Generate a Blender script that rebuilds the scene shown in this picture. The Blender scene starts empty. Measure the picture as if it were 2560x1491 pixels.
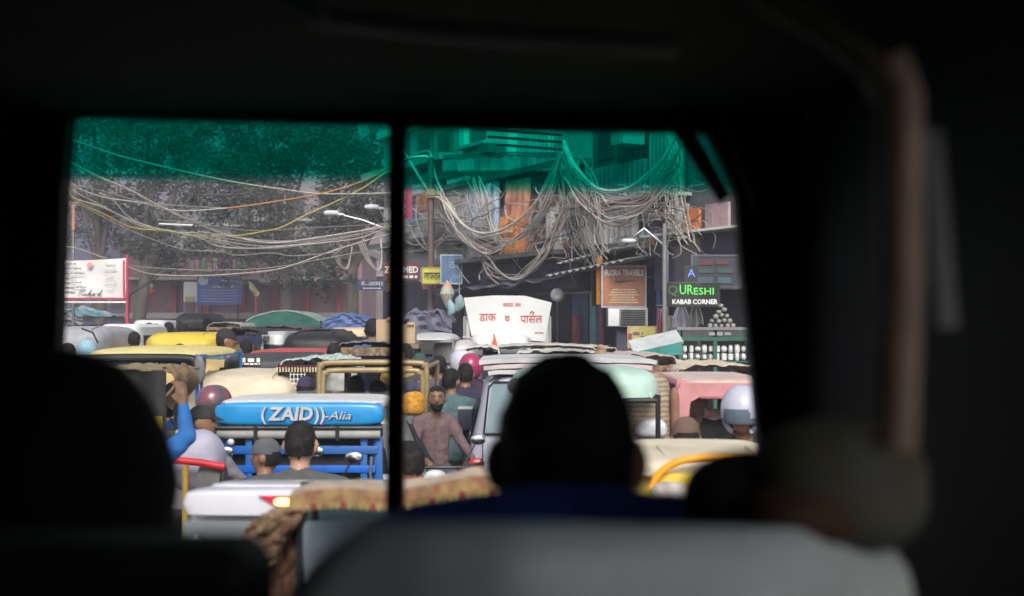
import bpy, bmesh, math, random
from mathutils import Vector, Matrix, noise
R = math.radians
random.seed(7)
scene = bpy.context.scene
col = scene.collection
# ------------------------------------------------------------------ camera
F, YH, H = 3200.0, 815.0, 2.1            # focal length in photo pixels, horizon row, eye height
cd = bpy.data.cameras.new('camera'); cam = bpy.data.objects.new('camera', cd); col.objects.link(cam)
cd.sensor_width = 36; cd.lens = 36 * F / 2560
cd.shift_y = (YH - 745.5) / 2560
cam.location = (0, 0, H); cam.rotation_euler = (R(90), 0, 0)
cd.clip_start = 0.03; cd.clip_end = 600
cd.dof.use_dof = True; cd.dof.focus_distance = 15.0; cd.dof.aperture_fstop = 2.6
scene.camera = cam
# ------------------------------------------------------------------ sky and sun (overcast)
w = bpy.data.worlds.new('World'); scene.world = w; w.use_nodes = True
nt = w.node_tree; bg = nt.nodes['Background']
sky = nt.nodes.new('ShaderNodeTexSky'); sky.sky_type = 'NISHITA'; sky.sun_disc = False
sky.sun_elevation = R(40); sky.sun_rotation = R(172); sky.air_density = 1.0; sky.dust_density = 4.0
hs = nt.nodes.new('ShaderNodeHueSaturation'); hs.inputs['Saturation'].default_value = 0.5
nt.links.new(sky.outputs[0], hs.inputs['Color']); nt.links.new(hs.outputs[0], bg.inputs['Color'])
bg.inputs['Strength'].default_value = 0.10
sl = bpy.data.lights.new('sun', 'SUN'); sl.energy = 1.5; sl.angle = R(25); sl.color = (1, .97, .93)
so = bpy.data.objects.new('sun', sl); col.objects.link(so)
so.rotation_euler = (R(50), 0, R(8))
vs = scene.view_settings
vs.view_transform = 'Standard'; vs.look = 'None'; vs.exposure = 1.08; vs.gamma = 1
scene.cycles.use_denoising = True
scene.cycles.max_bounces = 8; scene.cycles.transparent_max_bounces = 16; scene.cycles.volume_bounces = 0
scene.cycles.sample_clamp_indirect = 4.0
scene.cycles.caustics_reflective = False; scene.cycles.caustics_refractive = False

# ------------------------------------------------------------------ helpers
def X(px, d): return (px - 1280) / F * d
def Z(py, d): return H + (YH - py) / F * d
def P(px, py, d): return Vector((X(px, d), d, Z(py, d)))
def lerp(a, b, t): return a + (b - a) * t

_m = {}
def M(name, c, rough=.6, metal=0., var=.22, scale=5., bump=0., dirt=.14, spec=.4, c2=None, pat=None, emit=0., coat=0.):
    if name in _m: return _m[name]
    m = bpy.data.materials.new(name); m.use_nodes = True; _m[name] = m
    n = m.node_tree.nodes; l = m.node_tree.links
    b = n['Principled BSDF']; b.inputs['Roughness'].default_value = rough; b.inputs['Metallic'].default_value = metal
    b.inputs['Specular IOR Level'].default_value = spec
    if coat: b.inputs['Coat Weight'].default_value = coat
    tc = n.new('ShaderNodeTexCoord')
    nz = n.new('ShaderNodeTexNoise'); nz.inputs['Scale'].default_value = scale; nz.inputs['Detail'].default_value = 6
    nz.inputs['Roughness'].default_value = .65
    l.new(tc.outputs['Object'], nz.inputs['Vector'])
    mr = n.new('ShaderNodeMapRange'); mr.inputs[1].default_value = .3; mr.inputs[2].default_value = .7
    l.new(nz.outputs['Fac'], mr.inputs[0])
    mx = n.new('ShaderNodeMix'); mx.data_type = 'RGBA'
    mx.inputs['A'].default_value = (*[max(0, q * (1 - var)) for q in c], 1)
    mx.inputs['B'].default_value = (*[min(1, q * (1 + var)) for q in c], 1)
    l.new(mr.outputs[0], mx.inputs['Factor'])
    out = mx.outputs['Result']
    if pat:
        if pat[0] == 'wave':
            t = n.new('ShaderNodeTexWave'); t.inputs['Scale'].default_value = pat[1]; t.inputs['Distortion'].default_value = pat[3]
            t.inputs['Detail'].default_value = 2; t.bands_direction = pat[2]
            fo = t.outputs['Fac']
        elif pat[0] == 'voronoi':
            t = n.new('ShaderNodeTexVoronoi'); t.inputs['Scale'].default_value = pat[1]; fo = t.outputs['Distance']
        elif pat[0] == 'check':
            t = n.new('ShaderNodeTexChecker'); t.inputs['Scale'].default_value = pat[1]; fo = t.outputs['Fac']
        else:
            t = n.new('ShaderNodeTexNoise'); t.inputs['Scale'].default_value = pat[1]; t.inputs['Detail'].default_value = 3; fo = t.outputs['Fac']
        l.new(tc.outputs['Object'], t.inputs['Vector'])
        r2 = n.new('ShaderNodeMapRange'); r2.inputs[1].default_value = .38; r2.inputs[2].default_value = .62
        l.new(fo, r2.inputs[0])
        m2 = n.new('ShaderNodeMix'); m2.data_type = 'RGBA'
        m2.inputs['B'].default_value = (*c2, 1); l.new(r2.outputs[0], m2.inputs['Factor']); l.new(out, m2.inputs['A'])
        out = m2.outputs['Result']
    if dirt:
        d = n.new('ShaderNodeTexNoise'); d.inputs['Scale'].default_value = scale * .45; d.inputs['Detail'].default_value = 8
        l.new(tc.outputs['Object'], d.inputs['Vector'])
        r3 = n.new('ShaderNodeMapRange'); r3.inputs[1].default_value = .45; r3.inputs[2].default_value = .75; r3.inputs[4].default_value = dirt
        l.new(d.outputs['Fac'], r3.inputs[0])
        m3 = n.new('ShaderNodeMix'); m3.data_type = 'RGBA'; m3.inputs['B'].default_value = (.16, .13, .10, 1)
        l.new(r3.outputs[0], m3.inputs['Factor']); l.new(out, m3.inputs['A']); out = m3.outputs['Result']
    l.new(out, b.inputs['Base Color'])
    if bump:
        bp = n.new('ShaderNodeBump'); bp.inputs['Strength'].default_value = bump; bp.inputs['Distance'].default_value = .02
        l.new(nz.outputs['Fac'], bp.inputs['Height']); l.new(bp.outputs[0], b.inputs['Normal'])
    if emit:
        b.inputs['Emission Color'].default_value = (*c, 1); b.inputs['Emission Strength'].default_value = emit
    return m

def glass(name, tint=(.9, .95, .95), gloss=.10, rough=.03, body=0., bcol=(.2, .25, .28)):
    if name in _m: return _m[name]
    m = bpy.data.materials.new(name); m.use_nodes = True; _m[name] = m
    n = m.node_tree.nodes; l = m.node_tree.links; n.remove(n['Principled BSDF'])
    tr = n.new('ShaderNodeBsdfTransparent'); tr.inputs[0].default_value = (*tint, 1)
    gl = n.new('ShaderNodeBsdfGlossy'); gl.inputs['Roughness'].default_value = rough
    mix = n.new('ShaderNodeMixShader'); mix.inputs[0].default_value = gloss
    l.new(tr.outputs[0], mix.inputs[1]); l.new(gl.outputs[0], mix.inputs[2]); o = mix.outputs[0]
    if body:
        df = n.new('ShaderNodeBsdfDiffuse'); df.inputs[0].default_value = (*bcol, 1)
        m2 = n.new('ShaderNodeMixShader'); m2.inputs[0].default_value = body
        l.new(o, m2.inputs[1]); l.new(df.outputs[0], m2.inputs[2]); o = m2.outputs[0]
    l.new(o, n['Material Output'].inputs[0])
    return m

class MB:
    def __init__(s): s.v = []; s.f = []; s.m = []
    def add(s, vs_, fs, m=0):
        o = len(s.v); s.v += [tuple(q) for q in vs_]
        s.f += [tuple(i + o for i in q) for q in fs]; s.m += [m] * len(fs); return s
    def box(s, c, d, rz=0, rx=0, ry=0, bev=0, m=0, taper=1):
        bm = bmesh.new(); bmesh.ops.create_cube(bm, size=1)
        for q in bm.verts:
            k = taper if q.co.z > 0 else 1
            q.co = Vector((q.co.x * d[0] * k, q.co.y * d[1] * k, q.co.z * d[2]))
        if bev: bmesh.ops.bevel(bm, geom=list(bm.edges), offset=bev, segments=2, profile=.6, affect='EDGES')
        mt = Matrix.Translation(c) @ Matrix.Rotation(rz, 4, 'Z') @ Matrix.Rotation(ry, 4, 'Y') @ Matrix.Rotation(rx, 4, 'X')
        bm.verts.index_update()
        s.add([mt @ q.co for q in bm.verts], [[q.index for q in f.verts] for f in bm.faces], m); bm.free(); return s
    def tube(s, pts, r, n=8, m=0, closed=False):
        pts = [Vector(p) for p in pts]; N = len(pts)
        rs = r if isinstance(r, (list, tuple)) else [r] * N
        t0 = (pts[1] - pts[0]).normalized()
        up = Vector((0, 0, 1)) if abs(t0.z) < .9 else Vector((1, 0, 0))
        a = t0.cross(up).normalized(); vs_ = []; fs = []
        for i, p in enumerate(pts):
            if closed: t = pts[(i + 1) % N] - pts[i - 1]
            else: t = pts[min(i + 1, N - 1)] - pts[max(i - 1, 0)]
            t.normalize(); a = (a - t * a.dot(t)).normalized(); b = t.cross(a)
            for k in range(n):
                th = 2 * math.pi * k / n
                vs_.append(p + (a * math.cos(th) + b * math.sin(th)) * rs[i])
        for i in range(N if closed else N - 1):
            j = (i + 1) % N
            for k in range(n): fs.append((i * n + k, i * n + (k + 1) % n, j * n + (k + 1) % n, j * n + k))
        if not closed: fs.append(tuple(range(n - 1, -1, -1))); fs.append(tuple((N - 1) * n + k for k in range(n)))
        return s.add(vs_, fs, m)
    def sheet(s, fn, nu, nv, t=.01, m=0):
        g = [[Vector(fn(i / nu, j / nv)) for i in range(nu + 1)] for j in range(nv + 1)]
        def nor(i, j):
            a = g[j][min(i + 1, nu)] - g[j][max(i - 1, 0)]; b = g[min(j + 1, nv)][i] - g[max(j - 1, 0)][i]
            q = a.cross(b); return q.normalized() if q.length > 1e-9 else Vector((0, 0, 1))
        W = nu + 1; vs_ = []; fs = []
        for j in range(nv + 1):
            for i in range(W): vs_.append(g[j][i])
        for j in range(nv + 1):
            for i in range(W): vs_.append(g[j][i] - nor(i, j) * t)
        K = W * (nv + 1)
        for j in range(nv):
            for i in range(nu):
                a = j * W + i; fs.append((a, a + 1, a + W + 1, a + W)); fs.append((K + a, K + a + W, K + a + W + 1, K + a + 1))
        for i in range(nu):
            a = i; fs.append((a, K + a, K + a + 1, a + 1)); a = nv * W + i; fs.append((a, a + 1, K + a + 1, K + a))
        for j in range(nv):
            a = j * W; fs.append((a, a + W, K + a + W, K + a)); a = j * W + nu; fs.append((a, K + a, K + a + W, a + W))
        return s.add(vs_, fs, m)
    def sell(s, c, d, e1=.5, e2=.5, nu=28, nv=14, half=False, m=0, rz=0, bump=0, seed=0):
        def pw(x, e): return math.copysign(abs(x) ** e, x)
        vs_ = []; fs = []; cz, sz = math.cos(rz), math.sin(rz)
        for j in range(nv + 1):
            ph = lerp(0 if half else -math.pi / 2, math.pi / 2, j / nv)
            for i in range(nu):
                th = 2 * math.pi * i / nu
                x = d[0] * pw(math.cos(ph), e1) * pw(math.cos(th), e2); y = d[1] * pw(math.cos(ph), e1) * pw(math.sin(th), e2); z = d[2] * pw(math.sin(ph), e1)
                if bump:
                    k = 1 + bump * noise.noise(Vector((x * 6 + seed, y * 6, z * 6))); x *= k; y *= k; z *= k
                vs_.append((c[0] + x * cz - y * sz, c[1] + x * sz + y * cz, c[2] + z))
        for j in range(nv):
            for i in range(nu): fs.append((j * nu + i, j * nu + (i + 1) % nu, (j + 1) * nu + (i + 1) % nu, (j + 1) * nu + i))
        if half: fs.append(tuple(range(nu - 1, -1, -1)))
        return s.add(vs_, fs, m)
    def lathe(s, prof, c=(0, 0, 0), axis='Z', n=20, m=0):
        vs_ = []; fs = []
        for r, h in prof:
            for k in range(n):
                th = 2 * math.pi * k / n; a, b = r * math.cos(th), r * math.sin(th)
                q = (a, b, h) if axis == 'Z' else ((h, a, b) if axis == 'X' else (a, h, b))
                vs_.append((c[0] + q[0], c[1] + q[1], c[2] + q[2]))
        for j in range(len(prof) - 1):
            for k in range(n): fs.append((j * n + k, j * n + (k + 1) % n, (j + 1) * n + (k + 1) % n, (j + 1) * n + k))
        return s.add(vs_, fs, m)
    def prism(s, poly, y0, y1, m=0):          # polygon in xz, extruded along y
        n = len(poly); vs_ = [(p[0], y0, p[1]) for p in poly] + [(p[0], y1, p[1]) for p in poly]
        fs = [tuple(range(n)), tuple(range(2 * n - 1, n - 1, -1))] + [(i, n + i, n + (i + 1) % n, (i + 1) % n) for i in range(n)]
        return s.add(vs_, fs, m)
    def build(s, name, mats, parent=None, world=False, smooth=38):
        me = bpy.data.meshes.new(name)
        off = Vector(parent.location) if (parent is not None and world) else Vector((0, 0, 0))
        me.from_pydata([(v[0] - off[0], v[1] - off[1], v[2] - off[2]) for v in s.v], [], s.f)
        for q in (mats if isinstance(mats, (list, tuple)) else [mats]): me.materials.append(q)
        me.polygons.foreach_set('material_index', s.m)
        bm = bmesh.new(); bm.from_mesh(me); bmesh.ops.recalc_face_normals(bm, faces=bm.faces); bm.to_mesh(me); bm.free()
        if smooth:
            me.polygons.foreach_set('use_smooth', [True] * len(me.polygons)); me.set_sharp_from_angle(angle=R(smooth))
        o = bpy.data.objects.new(name, me); col.objects.link(o)
        if parent is not None: o.parent = parent
        return o

def tag(o, label=None, cat=None, group=None, kind=None):
    if label: o['label'] = label
    if cat: o['category'] = cat
    if group: o['group'] = group
    if kind: o['kind'] = kind
    return o
def root(name, label, cat, loc=(0, 0, 0), rz=0, group=None):
    o = bpy.data.objects.new(name, None); o.empty_display_size = .1; col.objects.link(o)
    o.location = loc; o.rotation_euler = (0, 0, rz)
    return tag(o, label, cat, group)
def copy_tree(o, parent=None):
    c = o.copy(); col.objects.link(c); c.parent = parent
    for ch in list(o.children): copy_tree(ch, c)
    return c

def text(s, size, mat, parent, loc, rot=(R(90), 0, 0), name='lettering', ex=.004, wmax=None, shear=0., world=False, bold=0.):
    cu = bpy.data.curves.new('t', 'FONT'); cu.body = s; cu.size = size; cu.extrude = ex; cu.align_x = 'CENTER'; cu.align_y = 'CENTER'
    cu.shear = shear; cu.offset = bold; cu.resolution_u = 2
    t = bpy.data.objects.new('t', cu); col.objects.link(t)
    me = bpy.data.meshes.new_from_object(t.evaluated_get(bpy.context.evaluated_depsgraph_get()))
    bpy.data.objects.remove(t); bpy.data.curves.remove(cu)
    me.name = name; me.materials.clear(); me.materials.append(mat)
    o = bpy.data.objects.new(name, me); col.objects.link(o)
    xs = [v.co.x for v in me.vertices]
    sc = 1.
    if wmax and xs and (max(xs) - min(xs)) > 0: sc = wmax / (max(xs) - min(xs))
    o.scale = (sc, 1, 1); o.rotation_euler = rot
    if parent is not None:
        o.parent = parent
        if world: loc = Vector(loc) - Vector(parent.location)
    o.location = loc
    return o

# common materials
BLK = M('black_vinyl', (.012, .012, .013), .55, var=.3, scale=8)
RUB = M('tyre_rubber', (.02, .02, .02), .85)
DKM = M('dark_steel', (.05, .05, .055), .5, .6, var=.4, dirt=.3)
STL = M('worn_steel', (.35, .35, .36), .35, .9, var=.3, scale=9, dirt=.3)
CHR = M('chrome_trim', (.6, .6, .62), .2, 1)
GLS = glass('car_window_glass', (.25, .3, .32), .16, .03, .25, (.12, .16, .18))
HAIR = M('black_hair', (.010, .009, .009), .75, var=.5, scale=60, bump=.6, spec=.25)
SKIN = M('brown_skin', (.27, .14, .085), .5, var=.12)
SKIN2 = M('light_brown_skin', (.42, .24, .16), .5, var=.12)
SHOE = M('black_shoe_leather', (.02, .018, .017), .5)
# ------------------------------------------------------------------ ground and road
g = MB(); g.box((0, 45, -.05), (300, 210, .1)); tag(g.build('ground', M('dusty_ground', (.16, .14, .12), .9, var=.3, scale=.6), smooth=0), kind='structure')
g = MB(); g.sheet(lambda u, v: (lerp(-7, 7, u) - .1 * max(0, v * 70 - 20), -10 + v * 75, .004), 4, 12, .003)
tag(g.build('road', M('asphalt', (.05, .05, .05), .85, var=.35, scale=2, bump=.3), smooth=0), kind='structure')
# ------------------------------------------------------------------ right-hand row of buildings (one oblique street front)
WA, WB = 15.74, -.528                                   # wall line: x = WA + WB * y
WN = Vector((-1, WB, 0)).normalized()                   # out of the wall, towards the street
WT = Vector((-WB, -1, 0)).normalized()                  # along the wall, towards the viewer (right in view)
def wd(px): return WA / ((px - 1280) / F - WB)
def wp(px, py, off=0.):
    d = wd(px); return P(px, py, d) + WN * off
def wbox(mb, px0, px1, py0, py1, off, th, m=0):
    """a box on the wall, from off to off+th metres out of it"""
    a, b = wp(px0, 760), wp(px1, 760); d = wd((px0 + px1) / 2)
    z1, z0 = Z(py0, d), Z(py1, d); vs_ = []
    for z in (z0, z1):
        for q, o in ((a, off), (b, off), (b, off + th), (a, off + th)):
            p = q + WN * o; vs_.append((p.x, p.y, z))
    mb.add(vs_, [(0, 1, 2, 3), (4, 7, 6, 5), (0, 4, 5, 1), (1, 5, 6, 2), (2, 6, 7, 3), (3, 7, 4, 0)], m); return mb
def corr(mb, px0, px1, py0, py1, off, amp=.03, n=10, lean=0):
    a, b = wp(px0, 760), wp(px1, 760); d = wd((px0 + px1) / 2); z1, z0 = Z(py0, d), Z(py1, d)
    def fn(u, v):
        q = a.lerp(b, u) + WN * (off + amp * math.sin(u * n * 2 * math.pi) + lean * (1 - v))
        return (q.x, q.y, lerp(z0, z1, v))
    return mb.sheet(fn, n * 6, 3, .006)
def cloth(mb, px0, px1, py0, py1, off, n=5, amp=.05, skew=0, seed=0):
    a, b = wp(px0, 760), wp(px1, 760); d = wd((px0 + px1) / 2); z1, z0 = Z(py0, d), Z(py1, d)
    def fn(u, v):
        uu = u + skew * (1 - v)
        q = a.lerp(b, uu) + WN * (off + amp * math.sin(u * n * 2 * math.pi + .8 * math.sin(v * 4 + seed)) * (.4 + .6 * (1 - v)) + .06 * noise.noise(Vector((u * 3 + seed, v * 4, 0))))
        return (q.x, q.y, lerp(z0, z1, v) + .05 * noise.noise(Vector((u * 6, seed, 1))) * (1 - v))
    return mb.sheet(fn, n * 8, 12, .008)

PLA = M('stained_grey_plaster', (.42, .41, .40), .85, var=.35, scale=1.2, dirt=.4, bump=.2)
PLB = M('pale_cream_plaster', (.74, .73, .68), .85, var=.2, scale=1.2, dirt=.4, bump=.2)
PLC = M('sooty_plaster', (.12, .115, .12), .85, var=.4, scale=1.5, dirt=.4, bump=.2)
PURP = M('dim_violet_shutter_paint', (.05, .045, .075), .7, var=.5, scale=2, dirt=.2)
TIN = M('grey_corrugated_tin', (.50, .50, .51), .5, .1, var=.35, scale=2, dirt=.35)
TINB = M('pale_blue_corrugated_sheet', (.46, .56, .70), .5, .0, var=.25, scale=2, dirt=.25)
WOOD = M('weathered_wood', (.20, .15, .11), .8, var=.4, scale=3)
WHT = M('white_paint', (.72, .72, .72), .6, var=.12, scale=3, dirt=.2)
DARKIN = M('painted_opening_shade', (.03, .03, .035), .9)  # near-black colour stands in for the shade inside openings

def building(name, label, px0, px1, pytop, wallmat, base=None):
    p = wp((px0 + px1) / 2, 760); r = root(name, label, 'building', (p.x, p.y, 0))
    d = wd((px0 + px1) / 2); b = MB(); wbox(b, px0, px1, pytop, YH + H * F / d, -4, 4); b.build('wall', wallmat, r, True, 0)
    return r
def part(r, name, mat, *boxes, smooth=0):
    b = MB()
    for q in boxes: wbox(b, *q)
    return b.build(name, mat, r, True, smooth)

# far-left building of the row: pale upper storey, tin shed below
b1 = building('corner_building', 'flat pale plastered building behind the red-brown utility pole', 960, 1163, 120, PLA)
part(b1, 'parapet', PLB, (962, 1160, 300, 318, .003, .25))
for a in (990, 1050, 1100):
    wnd = part(b1, 'window', WOOD, (a, a + 34, 330, 395, .003, .08)); wb = MB(); wbox(wb, a + 4, a + 30, 335, 390, .085, .01); wb.build('pane', GLS, b1, True, 0)
part(b1, 'ledge', PLA, (960, 1162, 412, 428, .003, .7))
for i in range(7): part(b1, 'plank', WOOD, (1092 + i * 10, 1100 + i * 10, 450, 520, .003, .05 + .03 * (i % 3)))
part(b1, 'ledge', PLC, (960, 1162, 600, 612, .003, .5))
part(b1, 'shop_front', PURP, (962, 1160, 700, 900, .003, .06))
cr = MB(); corr(cr, 985, 1090, 440, 600, .06, .02, 9); cr.build('tin_sheet', TIN, b1, True)

# middle building: shuttered bay, balcony, corrugated sheets, orange curtain
b2 = building('balcony_building', 'ramshackle building with a cluttered balcony, blue corrugated sheets and an orange curtain', 1165, 1480, 60, PLA)
part(b2, 'pilaster', PLB, (1168, 1180, 200, 410, .003, .22)); part(b2, 'pilaster', PLB, (1244, 1300, 200, 410, .003, .30))
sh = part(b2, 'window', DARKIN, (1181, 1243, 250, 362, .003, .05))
for i in range(7): part(b2, 'shutter_slat', M('dull_green_louvre', (.16, .18, .16), .7), (1183 + i * 8.6, 1188 + i * 8.6, 252, 360, .06, .04))
part(b2, 'window_sill', PLA, (1176, 1246, 362, 370, .003, .4))
part(b2, 'apron_panel', PLB, (1181, 1243, 371, 408, .003, .12))
part(b2, 'cooler_box', PLC, (1268, 1294, 366, 388, .31, .45))
for i in range(9): part(b2, 'lattice_bar', M('pale_lattice_paint', (.5, .52, .52), .6), (1304 + i * 9, 1308 + i * 9, 300, 392, .003, .10))
part(b2, 'lattice_back', M('lattice_back_board', (.42, .45, .45), .7, var=.4, scale=6), (1302, 1384, 298, 392, .002, .04))
# balcony: slab, boards, rail, brackets
part(b2, 'balcony_slab', PLC, (1160, 1480, 432, 446, .003, .6))
for i in range(16):
    a = 1158 + i * 20; k = 1 + .6 * math.sin(i * 2.1)
    bb = MB(); wbox(bb, a, a + 18.5, 398 - i * .6 + 4 * k, 431, .54, .03 + .02 * (i % 2)); bb.build('balcony_board', [M('balcony_board_a', (.42, .44, .43), .7, var=.3), M('balcony_board_b', (.30, .33, .33), .7, var=.4), M('balcony_board_c', (.52, .52, .48), .7, var=.3)][i % 3], b2, True, 0)
rl = MB()
for yy in (392, 386): rl.tube([wp(1162, yy + 8, .58), wp(1320, yy, .58), wp(1478, yy + 3, .58)], .022)
rl.build('balcony_rail', STL, b2, True)
for i in range(5): part(b2, 'bracket', PLC, (1190 + i * 60, 1196 + i * 60, 447, 475, .003, .4))
# storey under the balcony
cr = MB(); corr(cr, 1160, 1214, 448, 600, .45, .05, 6); cr.build('tin_sheet', TIN, b2, True)
cr = MB(); corr(cr, 1216, 1290, 450, 598, .45, .055, 7); cr.build('blue_sheet', TINB, b2, True)
st = MB(); a, b_ = wp(1264, 590, .6), wp(1280, 462, .6)
st.sheet(lambda u, v: a.lerp(b_, v) + WT * (.20 * (u - .5)) + WN * .02 * math.sin(v * 9), 2, 8, .02); st.build('leaning_board', M('pale_lilac_board', (.55, .52, .62), .6, var=.2), b2, True)
part(b2, 'post', M('olive_post_paint', (.28, .27, .18), .7), (1292, 1308, 448, 640, .003, .3))
cr = MB(); cloth(cr, 1312, 1374, 452, 560, .50, 4, .05, 0, 1); cr.build('curtain', M('faded_orange_curtain', (.52, .22, .14), .85, var=.3, scale=3), b2, True)
cr = MB(); cloth(cr, 1308, 1376, 540, 642, .60, 5, .07, -.06, 4); o = cr.build('curtain', M('bright_orange_curtain', (.62, .24, .08), .85, var=.3, scale=3), b2, True)
part(b2, 'recess', PLC, (1376, 1478, 448, 640, .003, .02))
for i, (a, y0, y1) in enumerate(((1380, 470, 560), (1396, 520, 640), (1420, 460, 600), (1440, 500, 640), (1462, 455, 640))):
    part(b2, 'board', [WOOD, TIN, PLA, WOOD, PLC][i], (a, a + 13, y0, y1, .023, .12 + .05 * i))
part(b2, 'ledge', PLC, (1165, 1480, 642, 652, .003, .9))
part(b2, 'shop_front', PURP, (1166, 1478, 653, 735, .003, .12))
for i in range(6): part(b2, 'shop_board', [PURP, M('slate_violet_board', (.11, .10, .15), .7, var=.3), PLC][i % 3], (1170 + i * 51, 1216 + i * 51, 660 + 6 * (i % 2), 722, .125, .06 + .04 * (i % 3)))
cr = MB(); a0, a1 = wp(1150, 716, .1), wp(1480, 676, .1)
cr.sheet(lambda u, v: a0.lerp(a1, u) + WN * (.9 * (1 - v)) + Vector((0, 0, -.22 * (1 - v) + .03 * math.sin(u * 40) + .10 * noise.noise(Vector((u * 9, v * 2, 0))))), 50, 4, .01); cr.build('awning', M('dusty_violet_tarpaulin', (.10, .10, .14), .7, var=.4, scale=2, bump=.3), b2, True)
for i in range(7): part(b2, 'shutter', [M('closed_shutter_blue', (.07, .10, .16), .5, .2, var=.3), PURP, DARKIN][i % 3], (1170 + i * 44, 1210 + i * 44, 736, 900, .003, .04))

# right building: tin-clad upper floors over the food stalls
b3 = building('stall_building', 'dark tin-clad building above the kebab stall', 1482, 1990, 60, M('dark_grey_wall', (.10, .105, .11), .85, var=.4, scale=1.4, dirt=.3))
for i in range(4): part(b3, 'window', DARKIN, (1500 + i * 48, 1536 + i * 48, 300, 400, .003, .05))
part(b3, 'cooler_box', PLA, (1588, 1618, 330, 366, .06, .5))
cr = MB(); corr(cr, 1632, 1720, 250, 500, .08, .03, 9); cr.build('tin_sheet', M('dull_green_tin', (.17, .2, .2), .5, .2, var=.4, scale=2), b3, True)
cr = MB(); corr(cr, 1490, 1630, 410, 512, .10, .03, 12); cr.build('tin_sheet', M('shadowed_tin', (.12, .14, .16), .5, .2, var=.4, scale=2), b3, True)
part(b3, 'ledge', PLA, (1484, 1730, 500, 508, .003, .7))
cr = MB(); corr(cr, 1495, 1645, 512, 612, .46, .05, 11); cr.build('tin_sheet', TIN, b3, True)
part(b3, 'panel', WHT, (1532, 1572, 566, 636, .2, .05)); part(b3, 'panel', M('slate_violet_panel', (.14, .13, .2), .6), (1478, 1494, 580, 636, .2, .05)); part(b3, 'panel', PURP, (1514, 1530, 574, 636, .2, .04))
for i in range(12): part(b3, 'lath', [PLA, WOOD, TIN][i % 3], (1640 + i * 9, 1644 + i * 9, 500 + 9 * (i % 4), 600, .003, .1 + .05 * (i % 3)))
part(b3, 'orange_panel', M('orange_board', (.72, .22, .07), .7, var=.2), (1745, 1776, 522, 579, .2, .06))
part(b3, 'pink_panel', M('dusty_pink_board', (.40, .27, .30), .7, var=.3), (1792, 1850, 510, 576, .2, .06))
part(b3, 'ledge', PLB, (1700, 1990, 578, 584, .003, .9))
part(b3, 'shop_fascia', M('deep_violet_fascia', (.045, .04, .075), .6, var=.3, scale=2), (1692, 1990, 586, 720, .003, .5))
part(b3, 'shop_shade_panel', DARKIN, (1484, 1990, 660, 1100, .003, .02))  # flat panel without a hollow; the shop's inner shade is its colour
cr = MB(); a0, a1 = wp(1484, 674, .05), wp(1690, 632, .05)
cr.sheet(lambda u, v: a0.lerp(a1, u) + WN * (1.1 * (1 - v)) + Vector((0, 0, -.16 * (1 - v) + .025 * math.sin(u * 70))), 70, 4, .01); cr.build('tin_awning', M('pale_tin_awning', (.48, .48, .48), .5, .2, var=.35, scale=2, dirt=.3), b3, True)
cr = MB(); a2, a3 = wp(1490, 660, .05), wp(1640, 622, .05)
cr.sheet(lambda u, v: a2.lerp(a3, u) + WN * (.9 * (1 - v)) + Vector((0, 0, .12 - .14 * (1 - v) + .02 * math.sin(u * 60))), 60, 3, .01); cr.build('tin_awning', TIN, b3, True)
part(b3, 'post', M('bright_blue_post_paint', (.05, .17, .42), .5), (1656, 1666, 655, 900, .05, .09))
part(b3, 'post', M('teal_post_paint', (.12, .34, .38), .5), (1492, 1503, 765, 1000, .05, .09)); part(b3, 'post', M('magenta_post_paint', (.34, .1, .22), .5), (1508, 1516, 760, 1000, .05, .06))
part(b3, 'post', M('red_post_paint', (.34, .08, .10), .6), (1444, 1456, 790, 1000, .05, .09))
for i in range(6): part(b3, 'stall_cloth', [M('maroon_stall_cloth', (.12, .03, .05), .9), M('ochre_stall_cloth', (.3, .18, .06), .9), PURP][i % 3], (1500 + i * 14, 1512 + i * 14, 860, 940, .5, .1))

rk = random.Random(31)
CLU = [PLA, PLB, TIN, WOOD, PLC, TINB, WHT, M('rust_board', (.28, .15, .10), .8, var=.4), M('slate_board', (.14, .15, .18), .8, var=.3), M('violet_board', (.20, .17, .32), .8, var=.3), M('azure_board', (.14, .26, .44), .8, var=.3), M('burnt_orange_board', (.5, .2, .08), .8, var=.3)]
for i in range(34):
    a = rk.uniform(1170, 1460); y0 = rk.uniform(452, 600)
    part(b2, 'board', rk.choice(CLU), (a, a + rk.uniform(8, 26), y0, y0 + rk.uniform(14, 70), .02, rk.uniform(.18, .40)))
for i in range(26):
    a = rk.uniform(1490, 1720); y0 = rk.uniform(505, 600)
    part(b3, 'board', rk.choice(CLU), (a, a + rk.uniform(8, 24), y0, y0 + rk.uniform(10, 50), .02, rk.uniform(.2, .45)))
for i in range(22):
    a = rk.uniform(970, 1150); y0 = rk.uniform(450, 690)
    part(b1, 'board', rk.choice(CLU), (a, a + rk.uniform(8, 24), y0, y0 + rk.uniform(12, 60), .02, rk.uniform(.12, .35)))

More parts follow.
